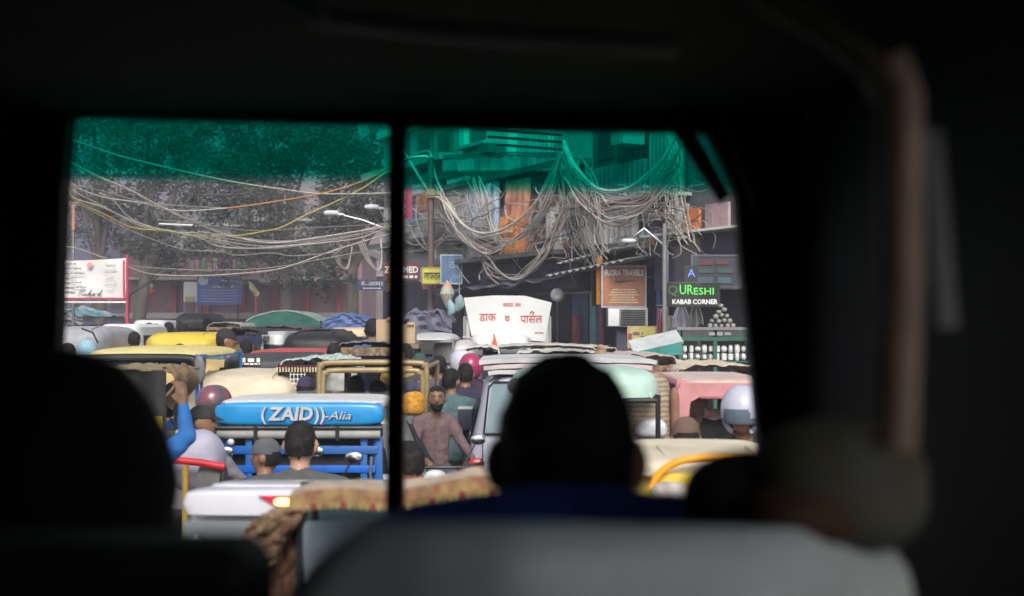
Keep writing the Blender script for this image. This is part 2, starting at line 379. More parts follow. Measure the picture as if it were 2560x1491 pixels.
# ---- signs standing out from the row (each faces up the street)
def sign(name, label, px0, px1, py0, py1, d, mat, cat='sign', th=.05, frame=None, post=True):
    cx, cz = X((px0 + px1) / 2, d), Z((py0 + py1) / 2, d); wv, h = (px1 - px0) * d / F, (py1 - py0) * d / F
    r = root(name, label, cat, (cx, d, cz - h / 2))
    b = MB(); b.box((0, 0, h / 2), (wv, th, h), bev=.006); b.build('panel', mat, r, smooth=0)
    if frame:
        fr = MB(); t = .03
        for q in (((0, -.005, h + t / 2), (wv + 2 * t, th + .02, t)), ((0, -.005, -t / 2), (wv + 2 * t, th + .02, t)), ((-wv / 2 - t / 2, -.005, h / 2), (t, th + .02, h)), ((wv / 2 + t / 2, -.005, h / 2), (t, th + .02, h))): fr.box(*q)
        fr.build('frame', frame, r, smooth=0)
    if post:                                            # bracket back to the wall
        k = MB(); xw = WA + WB * d - cx
        k.box((wv / 2 + max(.05, xw - wv / 2) / 2, .01, h * .75), (max(.05, xw - wv / 2) + .1, .03, .03)); k.build('bracket', DKM, r, smooth=0)
    return r, wv, h
def stext(r, s, x, z, size, mat, wmax=None, y=-.034, **k): return text(s, size, mat, r, (x, y, z), wmax=wmax, **k)
def marks(r, x, z, w_, h_, mat, y=-.034):
    """a line of print too blurred to read: separate word blocks"""
    rr_ = random.Random(int(abs(x * 1000 + z * 7777))); a = -w_ / 2
    while a < w_ / 2 - .01:
        L_ = min(rr_.uniform(1.2, 3.2) * h_, w_ / 2 - a); MB().box((x + a + L_ / 2, y, z), (L_, .012, h_ * rr_.uniform(.7, 1))).build('blurred_word', mat, r, smooth=0); a += L_ + h_ * .55
LW = M('sign_white_letters', (.75, .75, .72), .6, var=.08); LR = M('sign_red_letters', (.6, .04, .04), .6, var=.08)
LB = M('sign_black_letters', (.03, .03, .03), .6); LY = M('sign_cream_letters', (.75, .66, .45), .6)

r, wv, h = sign('shop_sign', 'maroon shop sign with white capitals beside the windscreen pillar', 958, 1050, 655, 702, 32, M('maroon_sign', (.13, .03, .045), .6))
stext(r, 'Z AHMED', .0, h * .56, .22, LW, wv * .92, bold=.006); marks(r, wv * .08, h * .2, wv * .7, .07, LW)
r, wv, h = sign('shop_sign', 'yellow shop sign with dark Devanagari letters on the utility pole', 1057, 1105, 671, 708, 31, M('yellow_sign', (.62, .55, .07), .6), frame=M('olive_frame', (.3, .28, .08), .6))
stext(r, 'जाफरान', 0, h * .45, .26, LB, wv * .9, bold=.006)
r, wv, h = sign('shop_sign', 'blue shop sign with pale Devanagari letters next to the yellow one', 1104, 1153, 640, 708, 30.5, M('slate_blue_sign', (.09, .16, .28), .6), frame=M('pale_blue_frame', (.35, .45, .5), .6))
PBL = M('pale_blue_letters', (.30, .42, .52), .6); stext(r, 'ठा', .05, h * .66, .24, PBL, wv * .45); stext(r, 'र्ज', .1, h * .22, .16, PBL, wv * .35)
r, wv, h = sign('shop_sign', 'narrow navy sign with white Devanagari letters left of the maroon sign', 893, 968, 700, 726, 34, M('navy_sign', (.05, .06, .12), .6))
stext(r, 'र-अमा', 0, h * .6, .17, LW, wv * .75); marks(r, 0, h * .18, wv * .6, .03, LW)
r, wv, h = sign('shop_sign', 'upright crimson sign with white letters high beside the pillar', 992, 1030, 470, 546, 31, M('crimson_sign', (.30, .02, .07), .6))
stext(r, 'के', -.05, h * .7, .3, LW, wv * .5); stext(r, 'र', -.02, h * .3, .3, LW, wv * .3)
r, wv, h = sign('travel_agent_sign', 'orange-brown travel agency sign with white title and faint lines of text', 1507, 1612, 668, 766, 24.2, M('salmon_orange_sign', (.48, .20, .10), .6, var=.15, scale=1.5, c2=(.26, .11, .09), pat=('noise', .9)), frame=M('blue_white_frame', (.4, .42, .55), .6))
stext(r, 'FLORA TRAVELS', 0, h * .84, .15, LW, wv * .92, bold=.005, y=-.045)
for i in range(6): marks(r, 0, h * (.42 - .065 * i), wv * (.55 + .08 * (i % 3)), .022, LY)
pl = MB(); pl.tube([(-.16, -.035, h * .62), (.2, -.035, h * .66)], [.012, .006], 6); pl.tube([(-.02, -.035, h * .635), (-.1, -.035, h * .56)], [.01, .003], 6); pl.tube([(-.15, -.035, h * .62), (-.2, -.035, h * .67)], [.008, .003], 6); pl.build('aeroplane_mark', M('dark_green_print', (.04, .12, .09), .6), r)
r, wv, h = sign('banner_strip', 'narrow upright orange strip sign at the edge of the travel agency', 1491, 1506, 640, 762, 24.6, M('bright_orange_strip', (.75, .27, .02), .6), post=False)
r, wv, h = sign('kebab_sign', 'black sign with green neon letters over the kebab corner stall', 1662, 1800, 706, 768, 19.6, M('black_sign', (.012, .014, .014), .4))
NG = M('green_neon_letters', (.10, .75, .10), .5, emit=.28); NW = M('white_lit_letters', (.7, .7, .68), .5, emit=.1); NB = M('blue_neon_letters', (.1, .2, .95), .5, emit=.6)
stext(r, 'Q', -wv * .36, h * .66, .2, M('dim_green_outline', (.06, .16, .09), .5)); stext(r, 'UR', -wv * .12, h * .68, .21, NG, wv * .24); stext(r, 'ESHI', wv * .2, h * .62, .15, NG, wv * .36); stext(r, 'KABAB CORNER', .03, h * .2, .1, NW, wv * .82, bold=.003)
o = stext(r, 'A', -.02, h * 1.35, .17, NB); bk = MB(); bk.box((-.02, .0, h * 1.25), (.2, .03, .32)); bk.build('topper', M('black_sign', (0, 0, 0)), r, smooth=0)
r, wv, h = sign('menu_board', 'dim dark menu board with red and teal lettering above the neon sign', 1732, 1850, 642, 716, 19.9, M('dark_menu_board', (.03, .035, .05), .5), frame=M('dim_frame', (.09, .09, .12), .6))
marks(r, -.05, h * .8, wv * .62, .09, M('dull_red_letters', (.10, .03, .04), .6)); marks(r, -.02, h * .52, wv * .7, .09, M('dull_green_letters', (.04, .075, .06), .6)); marks(r, -.05, h * .2, wv * .75, .12, M('dull_teal_letters', (.06, .10, .13), .6))
r, wv, h = sign('poster_board', 'yellow and tan poster board propped by the food stall', 1568, 1652, 816, 872, 20.5, M('tan_poster', (.48, .33, .18), .6), post=False)
ps = MB(); ps.box((-.02, -.03, h * .52), (wv * .72, .012, h * .8)); ps.build('poster', M('olive_yellow_poster', (.48, .44, .12), .6, var=.3, scale=4), r, smooth=0)
marks(r, -.1, h * .68, wv * .3, .06, M('violet_print', (.2, .08, .25), .6), y=-.042); marks(r, .05, h * .5, wv * .4, .05, M('dark_olive_print', (.12, .14, .07), .6), y=-.042); marks(r, -wv * .42, h * .55, .06, .12, M('brick_print', (.25, .07, .06), .6))
lg = MB(); lg.box((-wv * .4, .04, -.75), (.04, .04, 1.55)); lg.box((wv * .4, .04, -.75), (.04, .04, 1.55)); lg.build('leg', WOOD, r, smooth=0)

# ---- food stall: green glazed counters, hanging cloths, bowls, air-cooler
d = 17.5
r = root('food_counter', 'dark green glazed stall counter full of white packets', 'stall', (X(1790, d), d, 0)); wv = 180 * d / F; zt = Z(822, d)
GRN = M('dark_green_stall_paint', (.02, .12, .085), .5, var=.3, dirt=.2)
b = MB(); b.box((0, .3, zt), (wv + .1, .75, .04)); b.build('counter_top', M('worn_counter_top', (.22, .22, .22), .4, .3), r, smooth=0)
b = MB(); b.box((0, .3, .35), (wv, .7, .7)); b.build('base_cabinet', GRN, r, smooth=0)
for k in (-.5, -.02, .5):
    b = MB(); b.box((wv * k, -.04, (zt + .7) / 2), (.05, .05, zt - .7)); b.build('upright', GRN, r, smooth=0)
b = MB(); b.box((0, -.045, zt - .14), (wv, .045, .05)); b.build('upper_rail', GRN, r, smooth=0)
b = MB(); b.box((0, .3, zt - .45), (wv - .02, .66, .02)); b.build('shelf', GRN, r, smooth=0)
marks(r, .05, zt - .07, .32, .05, M('faint_sign_letters', (.3, .32, .32), .6), y=-.075)
b = MB(); b.box((0, -.05, zt - .07), (wv, .03, .1)); b.build('name_board', M('dark_stall_board', (.05, .06, .06), .5), r, smooth=0)
PKT = [M('white_packet', (.68, .68, .68), .4, var=.15), M('pink_packet', (.45, .25, .28), .5), M('grey_packet', (.34, .34, .36), .4)]
for i in range(30):
    q = tag(MB().sell((0, 0, .05), (.038 * random.uniform(.7, 1.1), .05, .055 * random.uniform(.6, 1.15)), random.choice((.3, .5, .9)), .5, 10, 6).build('food_packet', PKT[(i * 7) % 3 if i % 3 == 0 else 0]), 'small pale packet on the shelf inside the green stall counter', 'packet', 'packets in the green stall counter')
    q.location = (X(1790, d) - wv / 2 + .07 + (i % 10) * .09 * wv / .99, d + .05 + .11 * (i // 10 % 2), zt - .438 + .11 * (i // 20))
d = 19.3
for i in range(15):
    row = 0 if i < 5 else (1 if i < 9 else (2 if i < 12 else (3 if i < 14 else 4))); k = i - (0, 5, 9, 12, 14)[row]
    q = tag(MB().sell((0, 0, .04), (.042 * random.uniform(.85, 1.08), .042, .04 * random.uniform(.8, 1.1)), .9, 1, 14, 8).build('steel_bowl', M('dull_grey_bowl', (.27, .265, .26), .45, .1, var=.35)), 'round greyish bowl in the pyramid behind the stall counter', 'bowl', 'bowls piled behind the counter')
    q.location = (X(1775, d) + .044 * row + .088 * k, d + .03 * ((i * 7) % 3), Z(822, d) + (.07 + .006 * ((i * 5) % 3)) * row)
rt = root('bowl_rack', 'narrow dark rack shelf carrying the pyramid of bowls', 'rack', (X(1800, d), d, 0)); zb = Z(822, d)
MB().box((.02, 0, zb - .02), (.75, .3, .04)).build('shelf_board', WOOD, rt, smooth=0)
for sx in (-.33, .37): MB().box((sx, 0, zb / 2 - .02), (.04, .25, zb - .04)).build('leg', DKM, rt, smooth=0)
for i, (px, y0, y1, c, nm, wpx) in enumerate(((1652, 772, 845, (.45, .12, .16), 'red and white striped cloth', 14), (1676, 790, 850, (.55, .55, .53), 'grey-white towel', 26), (1702, 768, 822, (.52, .50, .62), 'pale lilac cloth', 40), (1738, 765, 815, (.30, .30, .31), 'mottled grey cloth', 32))):
    dd = 20.4; b = MB(); x0, z0, z1 = X(px, dd), Z(y1, dd), Z(y0, dd); wv = wpx * dd / F
    b.sheet(lambda u, v: (x0 + wv * (u - .5) * (1.15 - .75 * v ** 2), dd + .05 * math.sin(u * 14 + i), lerp(z0, z1, v) + .03 * math.sin(u * 9) * (1 - v)), 24, 8, .012)
    tag(b.build('hanging_cloth', M(nm.replace(' ', '_') + '_fabric', c, .9, var=.3, scale=6)), nm + ' hanging at the food stall', 'cloth', 'cloths hanging at the food stall')
rd = MB(); rd.tube([(X(1640, 20.4), 20.4, Z(765, 20.4)), (X(1770, 20.4), 20.4, Z(763, 20.4))], .018); tag(rd.build('clothes_rail', DKM), 'thin dark rail from which the stall cloths hang', 'rail')
d = 22
r = root('air_cooler', 'white and grey metal air cooler box fixed under the travel agency sign', 'air cooler', (X(1570, d), d, Z(818, d))); wv, h = 100 * d / F, 48 * d / F
MB().box((0, .2, h / 2), (wv, .4, h), bev=.02).build('housing', M('grey_cooler_metal', (.26, .26, .26), .5, .2, var=.3), r)
MB().box((-wv * .36, -.01, h / 2), (wv * .27, .03, h * .9), bev=.008).build('side_panel', WHT, r)
for i in range(7): MB().box((wv * .13, -.008, h * (.14 + .12 * i)), (wv * .6, .03, .02)).build('louvre', DKM, r, smooth=0)
MB().box((wv * .1, .3, -Z(818, d) / 2), (.5, .3, Z(818, d))).build('stand', PURP, r, smooth=0)
# sloping green serving lid
d = 16.5; b = MB(); p0, p1 = P(1583, 880, d), P(1708, 852, d)
b.sheet(lambda u, v: p0.lerp(p1, u) + Vector((0, .7 * v, .14 * v)), 6, 4, .035)
r = root('serving_lid', 'sloping teal green lid of a hand cart beside the counter', 'cart', (p0.x, d, 0)); b.build('lid', M('chalky_lid', (.55, .58, .57), .5, var=.25, dirt=.3), r, True)
MB().sheet(lambda u, v: p0.lerp(p1, u) + Vector((-.01, -.012, -.012 - (.05 + .12 * u) * (1 - v))), 8, 3, .02).build('teal_fascia', M('teal_green_fascia', (.03, .22, .19), .45, var=.3, dirt=.3), r, True)
b = MB(); b.box(((p1.x - p0.x) / 2, .35, .95), (p1.x - p0.x, .6, .75)); b.build('cart_body', GRN, r, smooth=0)
for sx in (.1, p1.x - p0.x - .1):
    for sy in (.08, .6): MB().box((sx, sy, .3), (.05, .05, .6)).build('leg', DKM, r, smooth=0)
# round white mirror lamp, tricolour flag, plastic bags
d = 26
r = root('round_lamp', 'round white framed lamp on a thin pole behind the postal truck', 'lamp', (X(1393, d), d, 0))
MB().lathe([(0, -.05), (.08, -.06), (.13, -.03), (.14, 0), (.12, .03), (0, .04)], (0, 0, Z(738, d)), 'Y', 20).build('lamp_head', M('dull_lamp_glass', (.26, .25, .27), .4), r)
MB().tube([(0, .02, 0), (0, .02, Z(745, d))], .025).build('pole', DKM, r)
d = 27; r = root('folded_umbrella', 'pale green and orange folded umbrella above the tarpaulin load', 'umbrella', (X(1118, d), d, 0))
b = MB(); z = Z(735, d); b.lathe([(.0, z + .30), (.12, z + .12), (.16, z), (.10, z - .15), (.02, z - .3)], n=12); b.build('canopy', M('pale_green_cloth', (.28, .45, .38), .8, c2=(.6, .25, .15), pat=('noise', 4)), r)
MB().tube([(0, 0, 0), (0, 0, z - .3)], .014).build('shaft', DKM, r)
for i, (px, py) in enumerate(((1127, 770), (1148, 758))):
    d = 25; b = MB(); b.sell((X(px, d), d, Z(py, d)), (.085, .06, .16), .9, .9, 20, 14, bump=.55, seed=i * 3); b.tube([(X(px, d), d, Z(py, d) + .15), (X(px, d), d + .1, Z(py, d) + .6)], .008)
    tag(b.build('plastic_bag', M('pale_teal_plastic', (.22, .32, .34), .45, var=.35)), 'pale teal plastic bag hanging on a string beside the postal truck', 'bag', 'plastic bags by the postal truck')

# ---- poles on the right
r = root('utility_pole', 'red-brown utility pole carrying a cable bundle beside the yellow sign', 'pole', (X(1077, 31.6), 31.6, 0)); zt = Z(395, 31.6)
MB().tube([(0, 0, 0), (0, 0, zt)], [.10, .075], 12).build('shaft', M('rusty_pole', (.16, .11, .10), .6, .3, var=.3), r)
MB().tube([(-.75, 0, zt - .1), (-.5, 0, zt + .0), (-.12, 0, zt + .04), (.02, 0, zt - .1)], .035, 8).build('bracket_arm', STL, r)
MB().box((0, -.1, Z(485, 31.6)), (.22, .12, .22), bev=.01).build('junction_box', M('tan_box', (.3, .2, .1), .6), r)
for k in range(3): MB().tube([wp(1404, 338 + 18 * k, .0), wp(1404, 338 + 18 * k, 2.0 - .2 * k)], .03, 8).build('cable_bracket', DKM, b2, True)
r = root('utility_pole', 'grey tubular pole rising through the tin awning', 'pole', (X(1661, 19.4), 19.4, 0))
MB().tube([(0, 0, 0), (0, 0, Z(560, 19.4))], [.04, .03], 10).build('shaft', M('dull_grey_pole', (.2, .2, .2), .6), r)
r = root('street_lamp', 'bent-neck street lamp over the tin awning', 'street lamp', (X(1640, 20.2), 20.2, 0))
MB().tube([(.18, 0, 0), (.18, 0, Z(630, 20.2)), P(1655, 610, 20.2) - Vector((X(1640, 20.2), 20.2, 0)), P(1610, 572, 20.2) - Vector((X(1640, 20.2), 20.2, 0)), P(1585, 592, 20.2) - Vector((X(1640, 20.2), 20.2, 0))], .02, 8).build('neck', STL, r)
q = P(1572, 603, 20.2) - Vector((X(1640, 20.2), 20.2, 0)); MB().sell(q, (.12, .06, .04), .8, .8, 16, 8).build('lamp_head', M('pale_lamp_head', (.6, .6, .68), .4), r)
def cr_pts(pts, n=10):
    o = []; N = len(pts)
    for i in range(N - 1):
        a, b, c, e = pts[max(i - 1, 0)], pts[i], pts[i + 1], pts[min(i + 2, N - 1)]
        for k in range(n):
            t = k / n; o.append(.5 * ((2 * b) + (c - a) * t + (2 * a - 5 * b + 4 * c - e) * t * t + (3 * b - a - 3 * c + e) * t ** 3))
    o.append(pts[-1]); return o
# ------------------------------------------------------------------ far end of the street: buildings and trees
MAUVE = M('hazy_mauve_plaster', (.20, .19, .22), .9, var=.3, scale=.5, dirt=.2)
def far_building(label, px0, px1, pytop, d, mat, name='apartment_building', rows=(), win=None, depth=8):
    r = root(name, label, 'building', (X((px0 + px1) / 2, d), d, 0)); wv = (px1 - px0) * d / F; zt = Z(pytop, d)
    MB().box((0, depth / 2, zt / 2), (wv, depth, zt)).build('wall', mat, r, smooth=0)
    MB().box((0, depth / 2 - .1, zt + .1), (wv + .3, depth + .3, .25)).build('roof_slab', PLA, r, smooth=0)
    for z, n in rows:
        for i in range(n):
            x = -wv / 2 + wv * (i + .5) / n
            f = MB().box((x, -.02, z), (min(1.3, wv / n * .55), .08, 1.3)).build('window', win or PLC, r, smooth=0)
            MB().box((x, -.065, z), (min(1.1, wv / n * .45), .03, 1.1)).build('pane', GLS, f, smooth=0)
        MB().box((0, -.15, z - 1.0), (wv, .3, .12)).build('ledge', PLA, r, smooth=0)
    return r
far_building('tall mauve-grey block behind the trees', 60, 620, -500, 78, MAUVE, rows=((6, 8), (9.2, 8), (12.4, 8), (15.6, 8)))
far_building('grey-pink block behind the right-hand tree', 625, 1010, -500, 74, M('hazy_grey_pink_plaster', (.24, .20, .21), .9, var=.3, scale=.5), rows=((6, 5), (9.2, 5), (12.4, 5)))
far_building('violet-grey house behind the white banner', 165, 318, 520, 60, M('violet_grey_plaster', (.16, .155, .22), .9, var=.3, scale=.6), rows=((3.6, 3),), depth=5)
mk = far_building('low pink-red market building with red columns and pale shutters', 322, 905, 632, 56, M('dusty_pink_wall', (.36, .22, .24), .9, var=.3, scale=.8, dirt=.2), 'market_building', depth=6)
d = 56; cx = X((322 + 905) / 2, d)
REDC = M('red_column_paint', (.42, .08, .10), .7, var=.25); SHU = M('beige_shutter', (.46, .42, .40), .6, var=.2)
for px in (360, 440, 520, 610, 690, 770, 850): MB().box((X(px, d) - cx, -.2, Z(760, d) / 2 + .5), (.2, .3, 3.6)).build('column', REDC, mk, smooth=0)
for i, px in enumerate((400, 480, 565, 650, 730, 810)):
    for k in range(9): MB().box((X(px, d) - cx, -.06 - .01 * (k % 2), .75 + k * .22), (1.1, .05, .2)).build('shutter_slat', SHU if i in (0, 1) else M('rose_shutter', (.40, .24, .27), .6, var=.2), mk, smooth=0)
MB().box((0, -.8, Z(700, d)), (10.1, 1.7, .1)).build('canopy', PLA, mk, smooth=0)
MB().box((0, -.4, Z(790, d)), (10.1, .8, .25)).build('step', M('pale_step', (.45, .43, .42), .8), mk, smooth=0)
CL = [(.45, .25, .3), (.2, .35, .22), (.5, .4, .25), (.55, .5, .5), (.5, .12, .16), (.3, .3, .4)]
for i in range(15):
    px = 405 + i * 15; b = MB(); b.box((X(px, d) - cx, -.1, Z(660 + 5 * (i % 3), d)), (.2, .06, .38 + .1 * (i % 4)), bev=.01); b.build('balcony_panel', M('balcony_panel_%d' % (i % 6), CL[i % 6], .8), mk)
tag(mk.children[-1], None)
# white banner with red edges, on posts
d = 22; x0, x1, z0, z1 = X(20, d), X(316, d), Z(749, d), Z(646, d)
r = root('banner', 'white printed banner with red edging and a large handwritten signature', 'banner', ((x0 + x1) / 2, d, 0)); wv = x1 - x0; h = z1 - z0
WB_ = M('banner_vinyl', (.74, .73, .72), .5, var=.06, scale=2)
MB().sheet(lambda u, v: (wv * (u - .5), .03 * math.sin(u * 9 + v * 3) + .015 * math.sin(u * 23), lerp(z0, z1, v) - .04 * math.sin(u * math.pi) * v), 40, 10, .006).build('sheet', WB_, r)
RE = M('banner_red_edge', (.5, .04, .09), .6)
MB().tube([(wv / 2 + .01, 0, .0), (wv / 2 + .01, 0, z1 + .06)], .025).build('post', RE, r); MB().tube([(-wv / 2 - .01, 0, .0), (-wv / 2 - .01, 0, z1 + .06)], .025).build('post', RE, r)
MB().box((0, -.04, z0 + .015), (wv, .02, .03)).build('border', RE, r, smooth=0); MB().box((wv / 2 - .03, -.045, (z0 + z1) / 2), (.03, .02, h - .08)).build('border', RE, r, smooth=0)
MB().box((0, -.01, z0 - .045), (wv, .03, .03)).build('batten', WHT, r, smooth=0)
INK = M('banner_grey_ink', (.25, .25, .26), .6); INK2 = M('banner_black_ink', (.03, .03, .04), .6)
for i in range(7): marks(r, wv * .02 + .04 * (i % 3), z1 - .1 - i * .08, .26 + .09 * (i % 3), .026, INK, y=-.05)
for i in range(5): marks(r, wv * .37, z1 - .1 - i * .1, .16 + .06 * (i % 2), .016, M('banner_pale_ink', (.5, .5, .5), .6), y=-.05)
sg = [(0, 0), (.05, .9), (.25, 1), (.3, .75), (.1, .55), (.32, .05), (.42, .4), (.45, .05), (.62, .4), (.54, .2), (.62, .05), (.74, .95), (.70, .05), (.78, .4), (.84, .05), (.98, .4), (.9, .2), (.98, .05), (1.02, .4), (1.04, .05), (1.12, .4), (1.2, .35), (1.36, .4), (1.26, .15), (1.34, .05), (1.46, .95), (1.42, 0), (1.52, .1)]
MB().tube(cr_pts([Vector((wv * .10 + .26 * a + .04 * b_, -.052, z0 + .055 + .12 * b_)) for a, b_ in sg], 4), .0055, 5).build('signature', INK2, r)
MB().lathe([(0, -.052), (.05, -.05), (.05, -.045)], (wv * .2, 0, z1 - .12), 'Y', 16).build('emblem', M('faded_red_emblem', (.55, .3, .32), .6), r)
# blue notice, white board, lanterns
r = root('notice_banner', 'blue and violet notice banner with white lines on the market wall', 'banner', (X(549, 53), 53, Z(763, 53))); d = 53; wv, h = 112 * d / F, 71 * d / F
MB().box((0, 0, h / 2), (wv, .04, h)).build('sheet', M('blue_violet_banner', (.06, .16, .48), .6, var=.1, c2=(.14, .09, .26), pat=('noise', .55)), r, smooth=0)
for i in range(5): MB().box((0, -.03, h * (.12 + .1 * i)), (wv * (.85 - .1 * (i % 2)), .02, .03)).build('text_line', M('pale_violet_print', (.45, .4, .65), .6), r, smooth=0)
marks(r, .15, h * .64, .9, .07, M('white_print', (.6, .6, .65), .6)); marks(r, .3, h * .86, .5, .08, M('white_print', (.6, .6, .65), .6))
MB().lathe([(0, -.03), (.2, -.025), (.2, -.01)], (-wv * .36, 0, h * .86), 'Y', 18).build('emblem', M('pale_emblem', (.5, .55, .6), .6), r)
for sx in (-.4, .4): MB().box((wv * sx, .05, -Z(763, 53) / 2 + .3), (.06, .04, Z(763, 53) + .5)).build('post', DKM, r, smooth=0)
r = root('notice_board', 'small white notice board beside the blue banner', 'board', (X(476, 53), 53, 0)); MB().box((0, 0, Z(730, 53)), (.55, .05, .82)).build('panel', WHT, r, smooth=0)
MB().box((0, -.03, Z(748, 53)), (.42, .02, .2)).build('olive_field', M('olive_print', (.42, .42, .2), .6), r, smooth=0)
for sx in (-.25, .25): MB().box((sx, .04, Z(745, 53) / 2), (.05, .04, Z(745, 53))).build('post', M('violet_board_post', (.25, .2, .4), .6), r, smooth=0)
r = root('torch_ornament', 'yellow flame shaped ornament with a pale lamp hood in front of the market', 'ornament', (X(640, 51), 51, 0)); d = 51
def fl(u, v):
    q = v; wdt = .16 * math.sin(math.pi * (q * .85 + .12)) * (1 - .25 * q)
    return (wdt * math.cos(u * 2 * math.pi) - .35 * q * q + .04 * math.sin(q * 9), wdt * .5 * math.sin(u * 2 * math.pi), Z(742, d) + .62 * q)
MB().sheet(fl, 14, 10, .01).build('flame', M('pale_yellow_flame', (.75, .66, .2), .4, c2=(.8, .78, .65), pat=('noise', 3)), r)
MB().tube([(0, 0, 0), (0, 0, Z(740, d))], .05).build('post', REDC, r)
MB().sell((.33, 0, Z(702, d)), (.24, .12, .1), .7, .8, 16, 8).build('lamp_hood', M('pale_pink_hood', (.6, .5, .52), .5), r); MB().tube([(.0, 0, Z(740, d)), (.3, .02, Z(712, d))], .02).build('lamp_arm', DKM, r)
r = root('paper_lantern', 'round red and white lantern hanging before the shutters', 'lantern', (X(375, 53.5), 53.5, Z(732, 53.5)))
MB().sell((0, 0, 0), (.2, .2, .17), .9, 1, 16, 10).build('shade', M('red_paper', (.62, .07, .08), .7), r); MB().sell((0, 0, .27), (.14, .14, .12), .9, 1, 14, 8).build('collar', M('pink_white_paper', (.6, .5, .5), .7), r); MB().tube([(0, 0, .3), (0, 0, 1.2)], .012).build('cord', DKM, r)

# trees ------------------------------------------------------------
LEAF = [M('dusty_leaf_a', (.075, .085, .06), .7, var=.3, scale=.8), M('dusty_leaf_b', (.12, .13, .10), .7, var=.3, scale=.8), M('shaded_leaf', (.045, .055, .045), .7, var=.3, scale=.8)]
BARK = M('grey_bark', (.10, .085, .075), .9, var=.4, scale=3, bump=.4)
def tree(label, px, d, trunk_h, clumps, n, seed, lean=0):
    rnd = random.Random(seed); r = root('street_tree', label, 'tree', (X(px, d), d, 0), group='trees at the end of the street')
    t = MB(); top = Vector((lean, 0, trunk_h)); t.tube([(0, 0, -.1), (lean * .3, .05, trunk_h * .4), top], [.32, .26, .2], 10)
    for c in clumps:
        q = Vector((X(c[0], d) - X(px, d), c[3], Z(c[1], d))); mid = top.lerp(q, .5) + Vector((rnd.uniform(-.3, .3), 0, .3))
        t.tube([top - Vector((0, 0, .2)), mid, q], [.14, .08, .03], 7)
        for k in range(4):
            e = q + Vector((rnd.gauss(0, 1), rnd.gauss(0, .8), rnd.gauss(0, .8))) * c[2] * .7
            t.tube([mid.lerp(q, .5), q.lerp(e, .5) + Vector((0, 0, .1)), e], [.05, .03, .012], 5)
    t.build('trunk', BARK, r)
    cr = MB()
    for c in clumps:
        q = Vector((X(c[0], d) - X(px, d), c[3], Z(c[1], d))); subs = [(q + Vector((rnd.gauss(0, .55), rnd.gauss(0, .5), rnd.gauss(0, .5))) * c[2], c[2] * rnd.uniform(.22, .5)) for _ in range(13)]
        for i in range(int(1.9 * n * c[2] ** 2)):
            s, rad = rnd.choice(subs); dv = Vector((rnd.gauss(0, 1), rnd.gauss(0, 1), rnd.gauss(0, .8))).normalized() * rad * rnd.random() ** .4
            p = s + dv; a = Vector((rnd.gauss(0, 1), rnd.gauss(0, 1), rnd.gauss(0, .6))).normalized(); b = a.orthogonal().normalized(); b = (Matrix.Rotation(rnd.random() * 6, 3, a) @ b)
            L = rnd.uniform(.05, .10); W_ = L * .5; mm = 2 if dv.z < -.1 * rad else (1 if rnd.random() < .45 else 0)  # darkest leaf on clump undersides: shade put into the colour
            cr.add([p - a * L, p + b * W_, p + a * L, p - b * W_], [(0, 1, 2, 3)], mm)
    o = cr.build('crown', LEAF, r, smooth=0); return r
tree('grey-green tree behind the white banner', 250, 50, 4.4, [(170, 330, 2.0, 0), (280, 250, 2.4, .5), (330, 470, 1.7, -.3), (250, 560, 1.2, .2), (190, 470, 1.3, .3), (230, 100, 2.6, 0)], 460, 1)
tree('leaning dark-trunked tree left of the blue notice banner', 330, 47, 4.0, [(420, 560, 1.6, 0), (400, 350, 2.2, .4), (520, 440, 1.8, -.2), (480, 620, 1.1, .1), (540, 230, 2.4, 0), (400, 120, 2.6, 0), (340, 620, .9, 0)], 460, 2, lean=.5)
tree('broad tree directly behind the drooping yellow cable', 715, 49, 4.0, [(640, 560, 1.6, 0), (720, 480, 1.8, .3), (650, 350, 2.2, 0), (780, 340, 2.0, .3), (700, 640, 1.2, 0), (790, 600, 1.5, .2), (600, 220, 2.4, 0), (760, 180, 2.5, 0), (580, 640, .9, 0)], 460, 3)
tree('tree next to the double street lamp', 880, 45, 4.2, [(860, 560, 1.5, 0), (920, 420, 1.9, .2), (960, 560, 1.3, 0), (850, 330, 1.9, .2), (800, 660, .9, 0), (830, 690, .8, 0), (940, 250, 2.3, 0)], 460, 4)
# street lamps left of the pillar
d = 36; r = root('street_lamp', 'twin-armed street lamp with pale heads reaching over the road', 'street lamp', (X(985, d), d, 0)); x0 = X(985, d)
MB().tube([(0, 0, 0), (0, 0, Z(540, d))], [.09, .06], 10).build('pole', STL, r)
for a, b_ in (((828, 533), 40), ((930, 518), 30)):
    q = P(a[0], a[1], d) - Vector((x0, d, 0)); MB().tube([(0, 0, Z(580, d)), (q.x * .5, 0, lerp(Z(580, d), q.z, .62)), (q.x + .2, 0, q.z - .03)], .025, 8).build('arm', STL, r)
    h_ = MB(); h_.sell((q.x, 0, q.z), (.22, .12, .075), .7, .8, 18, 10); h_.sell((q.x + .25, 0, q.z - .04), (.12, .06, .04), .8, .8, 12, 8); h_.build('lamp_head', M('white_lamp_head', (.66, .66, .68), .4), r)
r = root('leaning_pole', 'thin orange-topped pole with a slanted stay left of the banner', 'pole', (X(183, 24), 24, 0)); d = 24
MB().tube([(0, 0, 0), (0, 0, Z(575, d))], .03).build('shaft', STL, r); MB().tube([(0, 0, Z(575, d)), (0, 0, Z(505, d))], .032).build('tip', M('orange_pole_tip', (.55, .25, .15), .6), r)
MB().tube([(0, -.02, Z(508, d)), (X(146, d) - X(183, d), 0, Z(648, d)), (X(146, d) - X(183, d) - .25, 0, 0)], .02).build('stay', STL, r)
d = 40; r = root('leaning_pole', 'dark pole leaning diagonally past the tree trunk', 'pole', (X(322, d), d, 0))
